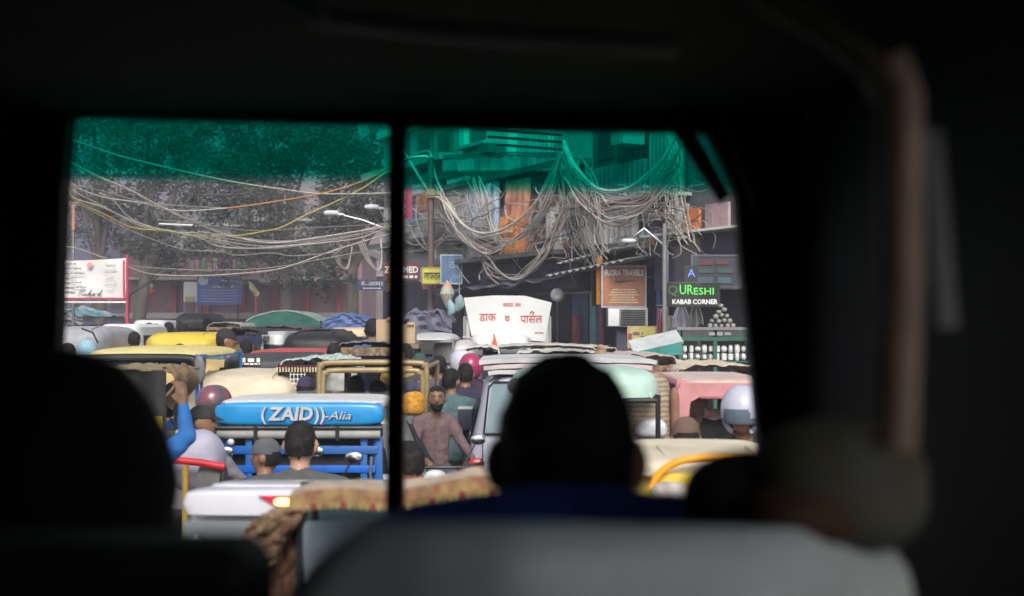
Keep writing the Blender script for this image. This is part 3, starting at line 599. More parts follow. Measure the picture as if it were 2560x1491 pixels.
MB().tube([(-.2, 0, 0), P(325, 738, d) - Vector((X(322, d), d, 0)), P(472, 640, d) - Vector((X(322, d), d, 0))], .03).build('shaft', DKM, r)
d = 38; r = root('tube_light', 'white tube light fixed across the tree', 'lamp', (X(440, d), d, Z(562, d))); MB().tube([(-.5, 0, .02), (.5, 0, -.02)], .028).build('tube', WHT, r); MB().tube([(-.45, .04, .06), (.5, .04, .02), (4.5, -1, -.3)], .008).build('wire', DKM, r)

# ------------------------------------------------------------------ cables
CG = M('pale_grey_cable', (.56, .52, .46), .6, var=.25); CM_ = M('mid_grey_cable', (.36, .33, .29), .6); CD = M('dark_cable', (.05, .05, .055), .6)
CY = M('yellow_cable', (.52, .40, .10), .6); CO = M('orange_cable', (.55, .27, .10), .6); CP = M('pinkish_cable', (.38, .26, .26), .6)
def cable(pts3, r, mat, label, group, n=6):
    b = MB(); b.tube(cr_pts(pts3, n), r * 1.15, 5); return tag(b.build('cable', mat), label, 'cable', group)
def lc(pts, r, mat, label, group='cables slung across the street', ox=120, oy=270, k=2.93, d0=21, d1=33):
    q = [];
    for x, y in pts:
        px, py = x / k + ox, y / k + oy; dd = lerp(d0, d1, (px - 100) / 900); q.append(P(px, py, dd))
    return cable(q, r, mat, label, group)
A = 'cables slung across the street'
L1 = 'pale grey cable sagging across the street before the trees'; L2 = 'thin dark cable strung nearly level before the trees'
lc([(-60, 160), (130, 220), (480, 340), (690, 395), (1010, 470), (1340, 540), (1700, 595), (2010, 630), (2500, 625), (2620, 615)], .016, CG, 'uppermost pale cable crossing the tint band of the windscreen')
lc([(-60, 200), (280, 380), (500, 530), (600, 600), (870, 745), (1350, 930), (1500, 960)], .009, CM_, L1, A)
lc([(-60, 290), (180, 410), (330, 490), (610, 610), (860, 745), (1100, 850), (1340, 940), (1640, 990), (1980, 950), (2480, 870), (2620, 830)], .019, CG, 'thick pale cable plunging diagonally before the trees')
lc([(-60, 500), (110, 545), (380, 650), (700, 700), (960, 755), (1320, 735)], .014, CG, L1, A)
lc([(1300, 737), (1480, 715), (1800, 665), (2060, 615), (2320, 530), (2510, 430), (2620, 370)], .016, CO, 'orange cable climbing towards the pillar')
lc([(-60, 520), (100, 610), (250, 705), (430, 790), (620, 880), (900, 905), (1100, 935), (1350, 940), (1580, 905), (1720, 870), (1900, 780), (2100, 690), (2300, 590), (2510, 450), (2620, 390)], .015, CY, 'long yellow cable with the deepest droop before the trees')
lc([(-60, 480), (120, 555), (190, 660), (400, 730), (620, 830), (820, 890), (1100, 950), (1250, 1015), (1500, 1030), (1800, 1010), (2250, 960), (2480, 880), (2620, 840)], .014, CG, L1, A)
lc([(100, 560), (240, 640), (400, 720), (640, 850), (850, 905), (1100, 915)], .010, CG, L1, A)
lc([(380, 625), (490, 690), (560, 770), (640, 830), (760, 880), (900, 900)], .012, CG, L1, A)
lc([(110, 550), (400, 610), (700, 690), (1000, 720), (1320, 735)], .009, CM_, L1, A)
lc([(160, 690), (250, 720), (500, 850), (700, 940), (1000, 1040), (1250, 1050), (1380, 1080), (1640, 1065), (1800, 1085), (2100, 1060)], .011, CM_, L1, A)
lc([(60, 1010), (240, 1040), (580, 1165), (770, 1220), (1100, 1230), (1400, 1215), (1640, 1190), (1800, 1150), (2050, 1060), (2300, 980), (2480, 930), (2620, 900)], .013, CG, L1, A)
lc([(60, 1100), (500, 1150), (880, 1180), (1200, 1190), (1640, 1170), (2100, 1090), (2600, 1000)], .010, CM_, L1, A)
for i in range(4): lc([(640, 540 + 12 * i), (1000, 590 + 14 * i), (1500, 625 + 13 * i), (2000, 632 + 9 * i), (2620, 625 + 14 * i)], .005, CD, L2, A)
for i in range(4): lc([(1100, 905 + 18 * i), (1500, 965 + 22 * i), (1800, 975 + 14 * i), (2150, 930 + 10 * i), (2480, 850 + 12 * i), (2620, 810 + 12 * i)], .009, CM_ if i % 2 else CG, L1, A)
lc([(800, 820), (1100, 850), (1500, 900), (1900, 880), (2300, 860), (2600, 840)], .008, CM_, L1, A)
for i in range(4): lc([(2270 + 14 * i, 985 - 6 * i), (2330 + 10 * i, 1110), (2400 + 6 * i, 1180 + 6 * i), (2445, 1150 - 20 * i), (2432 + 3 * i, 950)], .012, CG, 'looped slack cable hanging beside the pillar', 'slack loops beside the pillar')
for i in range(3): lc([(2080 + 16 * i, 1050 - 10 * i), (2130 + 8 * i, 1150), (2190, 1185 - 10 * i), (2215 + 6 * i, 1100 - 30 * i), (2225, 1000)], .010, CM_, 'looped slack cable hanging beside the pillar', 'slack loops beside the pillar')
# right side, before the building row
def rc(pts, r, mat, label, group, off=1.6, jit=0, rnd=random):
    q = []
    for x, y in pts:
        px, py = x / 2.669 + 960, y / 2.669 + 290
        if jit: px += rnd.gauss(0, jit); py += rnd.gauss(0, jit)
        dd = wd(px) - off; q.append(P(px, py, dd))
    return cable(q, r, mat, label, group)
G2 = 'tangled cables before the balcony building'; G3 = 'tangled cables before the tin-clad building'; G4 = 'cables hanging straight down the balcony building'
LA = 'pale cable in the deep swag under the balcony'; LBc = 'cable in the swag across the tin sheets'; LC = 'slack cable hanging down the balcony building front'; LD = 'tangled wire around the tin awning'
rn = random.Random(5)
rc([(60, 150), (140, 250), (250, 430), (320, 520), (400, 570), (470, 660), (560, 750), (680, 785), (820, 745), (960, 640), (1090, 450), (1190, 250)], .028, CG, 'thickest pale cable of the swag under the balcony', G2, 2.2)
rc([(200, 255), (290, 235), (315, 265), (350, 420), (430, 580), (500, 690), (620, 800), (700, 805), (850, 770)], .020, CG, LA, G2, 2.0)
for i in range(9): rc([(300 + 12 * i, 500), (430, 600 + 10 * i), (520, 760 + 8 * i), (660, 850 + 8 * i), (760, 860 + 6 * i), (900, 810), (1010, 690), (1100, 540), (1190, 260)], rn.uniform(.008, .016), [CG, CM_, CP, CG][i % 4], LA, G2, 1.6 + .1 * i, 5, rn)
rc([(440, 720), (560, 860), (690, 940), (760, 1030), (850, 1090), (930, 1080), (1040, 980), (1090, 920), (1120, 820), (1200, 600)], .022, CM_, 'lowest thick grey cable of the swag over the shop awning', G2, 2.0)
for i in range(6): rc([(330 + 30 * i, 560 + 20 * i), (440 + 20 * i, 760), (570 + 20 * i, 900 + 10 * i), (720, 1000 + 14 * i), (860, 1060 + 8 * i), (1000, 980 + 8 * i), (1100 + 10 * i, 840), (1190 + 10 * i, 640)], rn.uniform(.010, .016), [CG, CM_, CP][i % 3], 'pale cable of the lowest swag over the shop awning', 'lowest swag over the shop awning', 1.9, 7, rn)
for i in range(5): rc([(60, 560 + 50 * i), (200, 640 + 45 * i), (340, 650 + 40 * i), (520, 600 + 50 * i), (700, 640 + 40 * i)], rn.uniform(.007, .012), [CG, CM_][i % 2], 'cable reaching from the utility pole to the balcony building', 'cables at the utility pole', 1.8, 8, rn)
rc([(690, 940), (860, 920), (1000, 900), (1120, 900)], .012, CM_, LA, G2, 1.5)
for i in range(10): rc([(555 + 8 * i, 420), (575 + 12 * i, 560), (610 + 14 * i, 680 + 6 * i), (680 + 12 * i, 790 + 5 * i), (760 + 12 * i, 850)], rn.uniform(.008, .014), [CG, CM_, CG][i % 3], LC, G4, 1.2 + .08 * i, 6, rn)
for i in range(12): rc([(100, 480 + 42 * i), (250, 470 + 40 * i + rn.uniform(-30, 30)), (400, 500 + 34 * i), (560, 440 + 40 * i + rn.uniform(-40, 40))], rn.uniform(.006, .013), [CM_, CD, CG, CM_][i % 4], 'cable reaching from the utility pole to the balcony building', 'cables at the utility pole', 1.4, 5, rn)
for i in range(8): rc([(200 + 20 * i, 520), (170 + 40 * i, 700), (230 + 20 * i, 850 + rn.uniform(-40, 40)), (320, 860 + 10 * i), (420, 800), (480, 700)], rn.uniform(.006, .011), [CG, CM_][i % 2], 'cable reaching from the utility pole to the balcony building', 'cables at the utility pole', 1.5, 8, rn)
rc([(1200, 170), (1260, 310), (1340, 410), (1420, 480), (1520, 502), (1640, 480), (1760, 390), (1860, 290), (1940, 130), (1960, 60)], .030, M('bright_pale_cable', (.6, .58, .55), .6), 'thick bright cable swagged high across the tint band', G3, 2.4)
rc([(1195, 200), (1250, 330), (1330, 430), (1420, 495), (1520, 515), (1650, 490), (1790, 390), (1880, 280), (1955, 120)], .018, CG, LBc, G3, 2.2)
rc([(1200, 250), (1260, 440), (1330, 570), (1400, 660), (1480, 715), (1580, 730), (1680, 660), (1760, 590), (1830, 480), (1900, 360), (1990, 180)], .024, CP, 'thick pinkish cable of the lower swag across the tin sheets', G3, 2.2)
for i in range(16): rc([(1210, 260 + 8 * i), (1270 + 4 * i, 420 + 9 * i), (1400 + 3 * i, 500 + 12 * i), (1540, 530 + 11 * i), (1700, 500 + 10 * i), (1830, 420 + 9 * i), (1930 + 4 * i, 250 + 8 * i)], rn.uniform(.007, .014), [CG, CM_, CP, CM_, CG][i % 5], LBc, G3, 1.6 + .05 * i, 7, rn)
for i in range(30): rc([(1140 + 7 * i, 300 + 8 * (i % 5)), (1150 + 8 * i, 480), (1190 + 9 * i, 660 + rn.uniform(-40, 40)), (1230 + 8 * i, 820), (1300 + 6 * i, 940 + rn.uniform(-40, 30))], rn.uniform(.005, .011), [CM_, CG, CM_, CD, CM_][i % 5], LC, G4, 1.0 + .05 * i, 12, rn)
for i in range(9): rc([(1190, 250), (1150 - 8 * i, 420), (1120 - 12 * i, 600), (1040 - 10 * i, 760), (960 + 6 * i, 860)], rn.uniform(.006, .012), [CM_, CG, CP][i % 3], LA, G2, 1.7, 8, rn)
for i in range(70):
    x, y = rn.uniform(1600, 2050), rn.uniform(480, 800); pts = [(x, y)]; a = rn.uniform(0, 6.28)
    for k in range(4):
        a += rn.gauss(0, .8); x += 75 * math.cos(a); y += 70 * math.sin(a) + 14; pts.append((min(max(x, 1560), 2190), min(max(y, 450), 930)))
    rc(pts, rn.uniform(.004, .009), [CM_, CG, CM_, CD][i % 4], LD, 'tangled wires around the tin awning', 1.0 + rn.random(), 4, rn)
for i in range(64):
    x, y = rn.uniform(460, 1380), rn.uniform(560, 960); pts = [(x, y)]; a = rn.uniform(0, 6.28)
    for k in range(4):
        a += rn.gauss(0, .8); x += 75 * math.cos(a); y += 60 * math.sin(a) + 12; pts.append((x, min(y, 1120)))
    rc(pts, rn.uniform(.005, .013), [CM_, CG, CG, CD, CP][i % 5], 'tangled wire drooping over the violet shop boards', 'wires over the violet shop boards', 1.1 + rn.random(), 4, rn)
for i in range(10): rc([(1930 - 6 * i, 60 + 8 * i), (1920 + 6 * i, 300), (1890 + 12 * i, 520), (1900 + 20 * i, 700 + 12 * i), (1960 + 10 * i, 820)], rn.uniform(.007, .013), [CG, CM_][i % 2], 'cable hanging down to the tin awning', 'cables hanging to the tin awning', 1.6, 8, rn)
# ------------------------------------------------------------------ people
def capsule(mb, p0, r0, p1, r1, n=10):
    p0, p1 = Vector(p0), Vector(p1); t = (p1 - p0); L = t.length
    t = t / L if L > 1e-6 else Vector((0, 0, 1))
    pts = []; rs = []
    for k in (-1, -.85, -.5, 0): pts.append(p0 + t * r0 * k); rs.append(max(.001, r0 * math.sqrt(max(0, 1 - k * k))))
    for k in (0, .5, .85, 1): pts.append(p1 + t * r1 * k); rs.append(max(.001, r1 * math.sqrt(max(0, 1 - k * k))))
    if L < 1e-5: pts.pop(3); rs.pop(3)
    mb.tube(pts, rs, n)
def seg_dist(p, a, b):
    ab = b - a; L = ab.length_squared
    t = 0 if L < 1e-9 else max(0, min(1, (p - a).dot(ab) / L)); return (p - a - ab * t).length
def person(label, x, y, ztop, face=0., pose='ride', shirt=None, legs=None, skin=None, hair='hair', turn=0., arms='bars', vox=.02, group=None, s=1., zfeet=0., arm_pts=None, hatmat=None, beard=False, lean=.0, wide=1., hunch=.04):
    """face: heading, 0 looks away from the viewer; ztop: top of head above ground"""
    shirt = shirt or M('grey_shirt', (.1, .1, .1)); legs = legs or M('dark_trousers', (.03, .03, .04), .8); skin = skin or SKIN
    r = root('person', label, 'person', (x, y, zfeet), face, group)
    zt = (ztop - zfeet)
    if pose == 'stand': s = zt / (1.74 - hunch); hip = .90
    else: hip = zt / s - .84 + hunch
    S = lambda *q: Vector(q) * s
    prim = []                                  # (p0, r0, p1, r1, material index) 0 shirt 1 legs 2 skin 3 shoes
    def c(a, ra, b, rb, m): prim.append((S(*a), ra * s, S(*b), rb * s, m))
    ly = lean
    for sx in (-1, 1):
        c((sx * .06 * wide, 0, hip), .115 * wide, (sx * .065 * wide, ly * .5, hip + .22), .11 * wide, 0)
        c((sx * .065 * wide, ly * .5, hip + .22), .11 * wide, (sx * .085 * wide, ly, hip + .43), .115 * wide, 0)
        c((sx * .02, ly, hip + .52), .055, (sx * .18 * wide, ly, hip + .475), .068, 0)
        if pose == 'stand':
            c((sx * .085, 0, hip), .10, (sx * .10, .02, .50), .065, 1); c((sx * .10, .02, .50), .065, (sx * .10, -.01, .10), .045, 1); c((sx * .10, -.02, .045), .042, (sx * .11, .12, .035), .035, 3)
        elif pose == 'sit':
            c((sx * .085, 0, hip), .10, (sx * .12, .42, hip + .02), .07, 1); c((sx * .12, .42, hip + .02), .068, (sx * .12, .40, max(.09, hip - .42)), .045, 1); c((sx * .12, .38, max(.045, hip - .47)), .042, (sx * .12, .52, max(.04, hip - .475)), .034, 3)
        else:
            kz = max(hip * .55, hip - .22)
            c((sx * .085, 0, hip), .10, (sx * .19, .34, kz + .06), .07, 1); c((sx * .19, .34, kz + .06), .068, (sx * .19, .14, .16), .045, 1); c((sx * .19, .10, .05), .042, (sx * .19, .24, .045), .034, 3)
        sh = (sx * .20 * wide, ly, hip + .47)
        if arm_pts and sx in arm_pts: el, wr = arm_pts[sx]
        elif arms == 'bars': el, wr = (sx * .30, ly + .20, hip + .22), (sx * .29, ly + .47, hip + .20)
        elif arms == 'lap': el, wr = (sx * .27, ly + .02, hip + .20), (sx * .13, ly + .27, hip + .12)
        else: el, wr = (sx * .27, ly - .02, hip + .20), (sx * .27, ly + .08, hip - .06)
        c(sh, .066, el, .048, 0); c(el, .048, wr, .034, 0)
        w_, e_ = Vector(wr), Vector(el); dr = (w_ - e_).normalized(); side = dr.cross(Vector((0, 0, 1)))
        side = side.normalized() if side.length > .1 else Vector((1, 0, 0)); dn = side.cross(dr)
        if dn.z > 0: dn = -dn
        pm = w_ + dr * .085; c(tuple(w_ + dr * .01), .03, tuple(pm), .036, 2)
        for k in range(4):
            b0 = pm + side * (-.03 + .02 * k) + dr * .02; L = (.062, .072, .068, .052)[k]
            k1 = b0 + dr * L * .55 + dn * .012; k2 = k1 + dr * L * .2 + dn * L * .6
            c(tuple(b0), .011, tuple(k1), .010, 2); c(tuple(k1), .010, tuple(k2), .009, 2)
        tb = w_ + dr * .04 + side * (.035 * -sx); c(tuple(tb), .013, tuple(tb + dr * .04 + side * (.02 * -sx) + dn * .02), .010, 2)
    c((0, ly, hip + .50 - hunch * .3), .058, (0, ly + .015 + hunch * .6, hip + .64 - hunch), .052, 2)
    hc = Vector((0, ly + .03 + hunch * .7, hip + .735 - hunch)) ; ct, sn = math.cos(turn), math.sin(turn)
    def hp(q): return (hc.x + q[0] * ct - q[1] * sn, hc.y + q[0] * sn + q[1] * ct, hc.z + q[2])
    mb = MB()
    for p0, r0, p1, r1, m in prim: capsule(mb, p0, r0, p1, r1)
    hs_ = len(mb.v)
    mb.sell((0, 0, 0), (.077, .094, .106), .85, 1, 20, 14); mb.sell((0, .03, -.055), (.055, .06, .065), 1, 1, 16, 10)
    capsule(mb, (0, .088, .005), .012, (0, .104, -.022), .016)
    for sx in (-1, 1): mb.sell((sx * .086, -.006, -.012), (.014, .022, .034), 1, 1, 10, 8)
    mb.v[hs_:] = [tuple(S(*hp(v))) for v in mb.v[hs_:]]
    tmp = mb.build('tmp', skin, smooth=0)
    md = tmp.modifiers.new('r', 'REMESH'); md.mode = 'VOXEL'; md.voxel_size = vox * s
    sm = tmp.modifiers.new('s', 'SMOOTH'); sm.factor = .5; sm.iterations = 4
    me = bpy.data.meshes.new_from_object(tmp.evaluated_get(bpy.context.evaluated_depsgraph_get()))
    om = tmp.data; bpy.data.objects.remove(tmp); bpy.data.meshes.remove(om)
    me.name = 'body'; me.materials.clear()
    for q in (shirt, legs, skin, SHOE): me.materials.append(q)
    hcs = S(*hc); idx = []
    cos_ = [v.co.copy() for v in me.vertices]; nrm_ = [v.normal.copy() for v in me.vertices]; flat = []
    for p_, n_ in zip(cos_, nrm_):             # creases in the clothes
        if (p_ - hcs).length > .17 * s:
            q = p_ / s; p_ = p_ + n_ * s * (.009 * noise.noise(Vector((q.x * 9 + x, q.y * 9, q.z * 16))) + .005 * noise.noise(Vector((q.x * 22, q.y * 22 + y, q.z * 30))))
        flat += [p_.x, p_.y, p_.z]
    me.vertices.foreach_set('co', flat); me.update()
    for f in me.polygons:
        p = f.center
        best, bm_ = (p - hcs).length - .105 * s, 2
        for p0, r0, p1, r1, m in prim:
            q = seg_dist(p, p0, p1) - (r0 + r1) / 2
            if q < best: best, bm_ = q, m
        idx.append(bm_)
    me.polygons.foreach_set('material_index', idx); me.polygons.foreach_set('use_smooth', [True] * len(idx))
    bo = bpy.data.objects.new('body', me); col.objects.link(bo); bo.parent = r
    def shell(name, mat, k, keep, off=(0, 0, 0), t=.012, nz=0):
        b = MB(); vs_ = []; nu, nv = 36, 26; fs = []
        for j in range(nv + 1):
            for i in range(nu):
                ph = math.pi * (j / nv - .5); th = 2 * math.pi * i / nu
                g_ = 1 + nz * noise.noise(Vector((math.cos(th) * 3 + x, math.sin(th) * 3, ph * 3))) + nz * .5 * noise.noise(Vector((math.cos(th) * 9, math.sin(th) * 9 + x, ph * 9))); cp = max(0, math.cos(ph)) ** .8; vs_.append((g_ * k[0] * cp * math.cos(th) + off[0], g_ * k[1] * cp * math.sin(th) + off[1], g_ * k[2] * math.sin(ph) + off[2]))
        for j in range(nv):
            for i in range(nu):
                f = (j * nu + i, j * nu + (i + 1) % nu, (j + 1) * nu + (i + 1) % nu, (j + 1) * nu + i)
                cc = Vector((0, 0, 0))
                for q in f: cc += Vector(vs_[q]) / 4
                if keep(cc): fs.append(f)
        used = sorted({i for f in fs for i in f}); mp = {q: i for i, q in enumerate(used)}
        V = [Vector(vs_[q]) for q in used]; V2 = [Vector(q) * (1 - t / .1) for q in V]; n = len(V)
        F2 = [tuple(mp[i] for i in f) for f in fs]; F3 = [tuple(n + i for i in reversed(f)) for f in F2]
        from collections import Counter
        ec = Counter(); 
        for f in F2:
            for i in range(4): ec[tuple(sorted((f[i], f[(i + 1) % 4])))] += 1
        F4 = [(a, b_, n + b_, n + a) for (a, b_), q in ec.items() if q == 1 and a != b_]
        b.add([tuple(S(*hp(q))) for q in V + V2], F2 + F3 + F4); return b.build(name, mat, r)
    if hair == 'hair': shell('hair', HAIR, (.083, .102, .115), lambda q: q.z > (.062 if beard else .05) + .2 * max(0, q.y) + .012 * noise.noise(q * 60) or (q.y < .005 and q.z > -.055 + .02 * noise.noise(q * 70) + (.05 if abs(q.x) > .05 and q.y > -.04 else 0)), off=(0, -.006, .006), nz=.05)
    elif hair == 'knit': shell('knit_cap', hatmat, (.087, .106, .12), lambda q: q.z > .02 - .1 * q.y, off=(0, -.004, .006)); shell('hair', HAIR, (.082, .101, .112), lambda q: q.y < -.02 and -.06 < q.z < .03, off=(0, -.004, .004))
    elif hair == 'cap':
        shell('cap', hatmat, (.087, .106, .115), lambda q: q.z > .03, off=(0, -.004, .008))
        pk = MB(); pk.sheet(lambda u, v: S(*hp((.07 * (2 * u - 1) * (1 - .25 * v), .085 + .075 * v * math.cos((2 * u - 1) * .9), .04 - .02 * v))), 8, 4, .004); pk.build('cap_peak', hatmat, r)
        shell('hair', HAIR, (.082, .101, .112), lambda q: q.y < -.01 and -.05 < q.z < .035, off=(0, -.004, .004))
    elif hair == 'helmet':
        shell('helmet', hatmat, (.125, .145, .145), lambda q: q.z > -.02 or q.y < .05 and q.z > -.115, off=(0, 0, .012), t=.02)
        shell('visor', M('pale_smoked_visor', (.13, .17, .23), .15, .2), (.122, .147, .14), lambda q: q.y > .04 and -.06 < q.z < .03, off=(0, 0, .01), t=.006)
    elif hair == 'hood': shell('hood', hatmat, (.105, .125, .135), lambda q: q.y < .07 or q.z > .06, off=(0, -.005, .0), t=.02)
    if beard:
        shell('beard', HAIR, (.061, .067, .070), lambda q: q.y > .0 and q.z < -.052 + .35 * max(0, abs(q.x) - .03) + .008 * noise.noise(q * 60), off=(0, .031, -.057), t=.006)
        for sx in (-1, 1):
            MB().sell(S(*hp((sx * .03, .083, .012))), (.010 * s, .007 * s, .005 * s), 1, 1, 8, 6).build('eye', M('dark_eye', (.03, .02, .02), .3), r)
            MB().tube([S(*hp((sx * .05, .078, .03))), S(*hp((sx * .014, .092, .03)))], .0035 * s, 6).build('eyebrow', HAIR, r)
    return r
def ppl(label, px, pytop, d, **k): return person(label, X(px, d), d, Z(pytop, d), **k)

# ------------------------------------------------------------------ vehicle kit
def wheel(r, x, y, rad, wd_=.1, name='wheel', spokes=0):
    t = MB(); t.lathe([(rad * .72, -wd_ / 2), (rad * .95, -wd_ / 2), (rad, -wd_ * .25), (rad, wd_ * .25), (rad * .95, wd_ / 2), (rad * .72, wd_ / 2), (rad * .72, -wd_ / 2)], (x, y, rad), 'X', 24)
    o = t.build(name, RUB, r)
    h = MB(); h.lathe([(0, -wd_ * .3), (rad * .2, -wd_ * .35), (rad * .7, -wd_ * .2), (rad * .74, 0), (rad * .7, wd_ * .2), (rad * .2, wd_ * .35), (0, wd_ * .3)], (x, y, rad), 'X', 20)
    h.build('rim', STL, o); return o
def rickshaw(label, px, d, wpx, pytop, cap=None, capmat=None, frame=None, body=None, caph=.18, L=2.0, e=.35, group=None, vmat=None, vh=0, seats=True, lower=True, name='electric_rickshaw', tube_r=.018, postx=.47, crown=.05, skirt=0):
    """open-sided rickshaw; its rear faces the viewer. Returns root, width, roof height"""
    wv = wpx * d / F; zt = Z(pytop, d + .7 * L); r = root(name, label, 'rickshaw', (X(px, d), d, 0), 0, group)
    frame = frame or DKM; body = body or DKM
    zb = zt - caph
    if cap == 'slab':
        b = MB(); b.sell((0, L / 2, zb), (wv / 2, L / 2, caph), .45, e, 56, 10, half=True, bump=.012, seed=px); b.build('roof', capmat, r)
    elif cap == 'dome':
        b = MB(); b.sell((0, L / 2, zb), (wv / 2, L / 2, caph), .8, e, 56, 14, half=True, bump=.018, seed=px); b.build('roof', capmat, r)
    elif cap == 'cloth':
        sd = random.random() * 50
        def fn(u, v):
            x = wv * (u - .5); z = zt - crown * (2 * u - 1) ** 2 - caph * max(0, abs(2 * u - 1) - .86) / .14 - .03 * math.sin(v * math.pi * 3) ** 2
            return (x, L * v, z + .025 * noise.noise(Vector((u * 7 + sd, v * 6, 0))) + .012 * noise.noise(Vector((u * 20 + sd, v * 18, 3))))
        MB().sheet(fn, 44, 20, .012).build('roof', capmat, r)
    if vh:
        def vf(u, v): return (wv * .97 * (u - .5), -.012 - .012 * math.sin(u * 30), zb + .01 - vh * (1 - v))
        MB().sheet(vf, 40, 3, .008).build('valance', vmat or capmat, r)
    for sx in (-1, 1):
        for yy in (.05, L - .08): MB().tube([(sx * wv * postx, yy, .45), (sx * wv * postx, yy, zb + .02)], tube_r, 8).build('post', frame, r)
        MB().tube([(sx * wv * postx, .05, zb), (sx * wv * postx, L - .08, zb)], tube_r, 8).build('roof_rail', frame, r)
        MB().tube([(sx * wv * postx, .05, .85), (sx * wv * postx, L * .6, .85)], tube_r, 8).build('side_rail', frame, r)
    MB().tube([(-wv * postx, .05, zb - .02), (wv * postx, .05, zb - .02)], tube_r, 8).build('cross_tube', frame, r)
    if lower:
        MB().box((0, L / 2, .36), (wv * .92, L * .95, .12), bev=.02).build('floor_pan', body, r)
        MB().box((0, .03, .62), (wv * .94, .06, .44), bev=.02).build('tail_panel', body, r)
        for sx in (-1, 1): wheel(r, sx * wv * .42, .42, .22, .09)
        wheel(r, 0, L + .1, .22, .09)
        MB().sell((0, L - .02, .75), (wv * .32, .16, .40), .6, .6, 20, 10).build('front_cowl', body, r)
    if seats:
        MB().box((0, .38, .62), (wv * .85, .45, .14), bev=.03).build('seat', BLK, r); MB().box((0, .14, .92), (wv * .85, .09, .46), bev=.03).build('backrest', BLK, r)
    return r, wv, zt
def auto(label, px, d, wpx, pytop, hood, body, L=2.3, name='auto_rickshaw', hh=.55, bandm=None, group=None):
    """three-wheeler with a rounded canvas hood closing the rear"""
    wv = wpx * d / F; zt = Z(pytop, d + .5); r = root(name, label, 'auto rickshaw', (X(px, d), d, 0), 0, group); zb = zt - hh
    b = MB(); b.sell((0, L * .45, zb), (wv / 2, L * .45, hh), .45, .38, 60, 16, half=True, bump=.03, seed=px); b.build('hood', hood, r)
    for k in (-.28, .28):
        MB().tube([(wv * k, .012 + .05, zb + .02), (wv * k, .03, zb + hh * .5), (wv * k, .16, zb + hh * .9), (wv * k, .5, zb + hh + .006)], .008, 6).build('hood_seam', hood, r)
    b = MB(); b.sell((0, L * .45, (zb + .30) / 2), (wv / 2 * .985, L * .445, (zb - .30) / 2 + .03), .25, .38, 40, 8); b.build('body', body, r)
    if bandm: MB().box((0, -.01, zb - .02), (wv * .8, .05, .08), bev=.01).build('rear_band', bandm, r)
    MB().box((0, -.01, .42), (wv * .9, .07, .1), bev=.02).build('bumper', DKM, r)
    for sx in (-1, 1):
        MB().box((sx * wv * .36, -.005, .62), (.12, .05, .08), bev=.01).build('tail_lamp', M('red_lens', (.5, .02, .02), .2), r); wheel(r, sx * wv * .38, .4, .2, .1)
    wheel(r, 0, L * .95, .2, .1)
    return r, wv, zt
def car(label, px, d, wpx, pytop, paint, L=3.4, name='car', cat='car', boxy=.78, roofy=.5, slope=0., rear=True):
    """hatchback / van seen from behind"""
    wv = wpx * d / F; zt = Z(pytop, d + .2 + .5 * max(0, roofy - .3) * L); r = root(name, label, cat, (X(px, d), d, 0)); wb = wv / boxy
    zs = zt * .60
    b = MB(); b.sell((0, L / 2, .28 + (zs - .28) / 2), (wb / 2, L / 2, (zs - .26) / 2 + .05), .28, .25, 48, 12); b.build('body', paint, r)
    rings = []; N = 28
    def ring(z, y0, y1, hw):
        o = []
        for i in range(N):
            th = 2 * math.pi * i / N; cx, sy = math.cos(th), math.sin(th)
            o.append((hw * math.copysign(abs(cx) ** .3, cx), (y0 + y1) / 2 + (y1 - y0) / 2 * math.copysign(abs(sy) ** .3, sy), z))
        return o
    rr = [ring(zs - .02, .04, L * .72, wb / 2 * .97), ring(zt - .16, .10, L * (roofy + .1), wv / 2 * .99), ring(zt - .05, .12, L * (roofy + .06), wv / 2 * .96), ring(zt, .18, L * roofy, wv / 2 * .82), ring(zt + .004, .3, L * (roofy - .08), wv / 4)]
    v = [(q[0], q[1], q[2] - slope * max(0, q[1] - .2) if q[2] > zs else q[2]) for o in rr for q in o]; f = []
    for j in range(len(rr) - 1):
        for i in range(N): f.append((j * N + i, j * N + (i + 1) % N, (j + 1) * N + (i + 1) % N, (j + 1) * N + i))
    f.append(tuple((len(rr) - 1) * N + i for i in range(N)))
    b = MB(); b.add(v, f); b.build('cabin', paint, r)
    # rear glass, slightly proud of the cabin
    if rear: b = MB(); b.sheet(lambda u, q: ((u - .5) * lerp(wb * .86, wv * .86, q), lerp(.045, .095, q) - .015 + .03 * (2 * u - 1) ** 4, lerp(zs + .03, zt - .19, q)), 10, 4, .006); b.build('rear_window', GLS, r)
    for sx in (-1, 1):
        MB().sheet(lambda u, q: (sx * (lerp(wb * .485, wv * .495, q) + .006), lerp(.35, L * .62 - .25 * q, u), lerp(zs + .04, zt - .19, q)), 8, 3, .005).build('side_window', GLS, r)
        MB().sell((sx * wb * .43, .03, zs - .12), (.07, .05, .14), .5, .5, 14, 8).build('tail_lamp', M('red_lens', (.5, .02, .02), .2), r)
        for yy in (.6, L - .6): wheel(r, sx * wb * .44, yy, .27, .16)
    b = MB(); b.box((0, .02, .42), (wb * .95, .12, .16), bev=.04); b.build('bumper', paint, r)
    return r, wv, zt
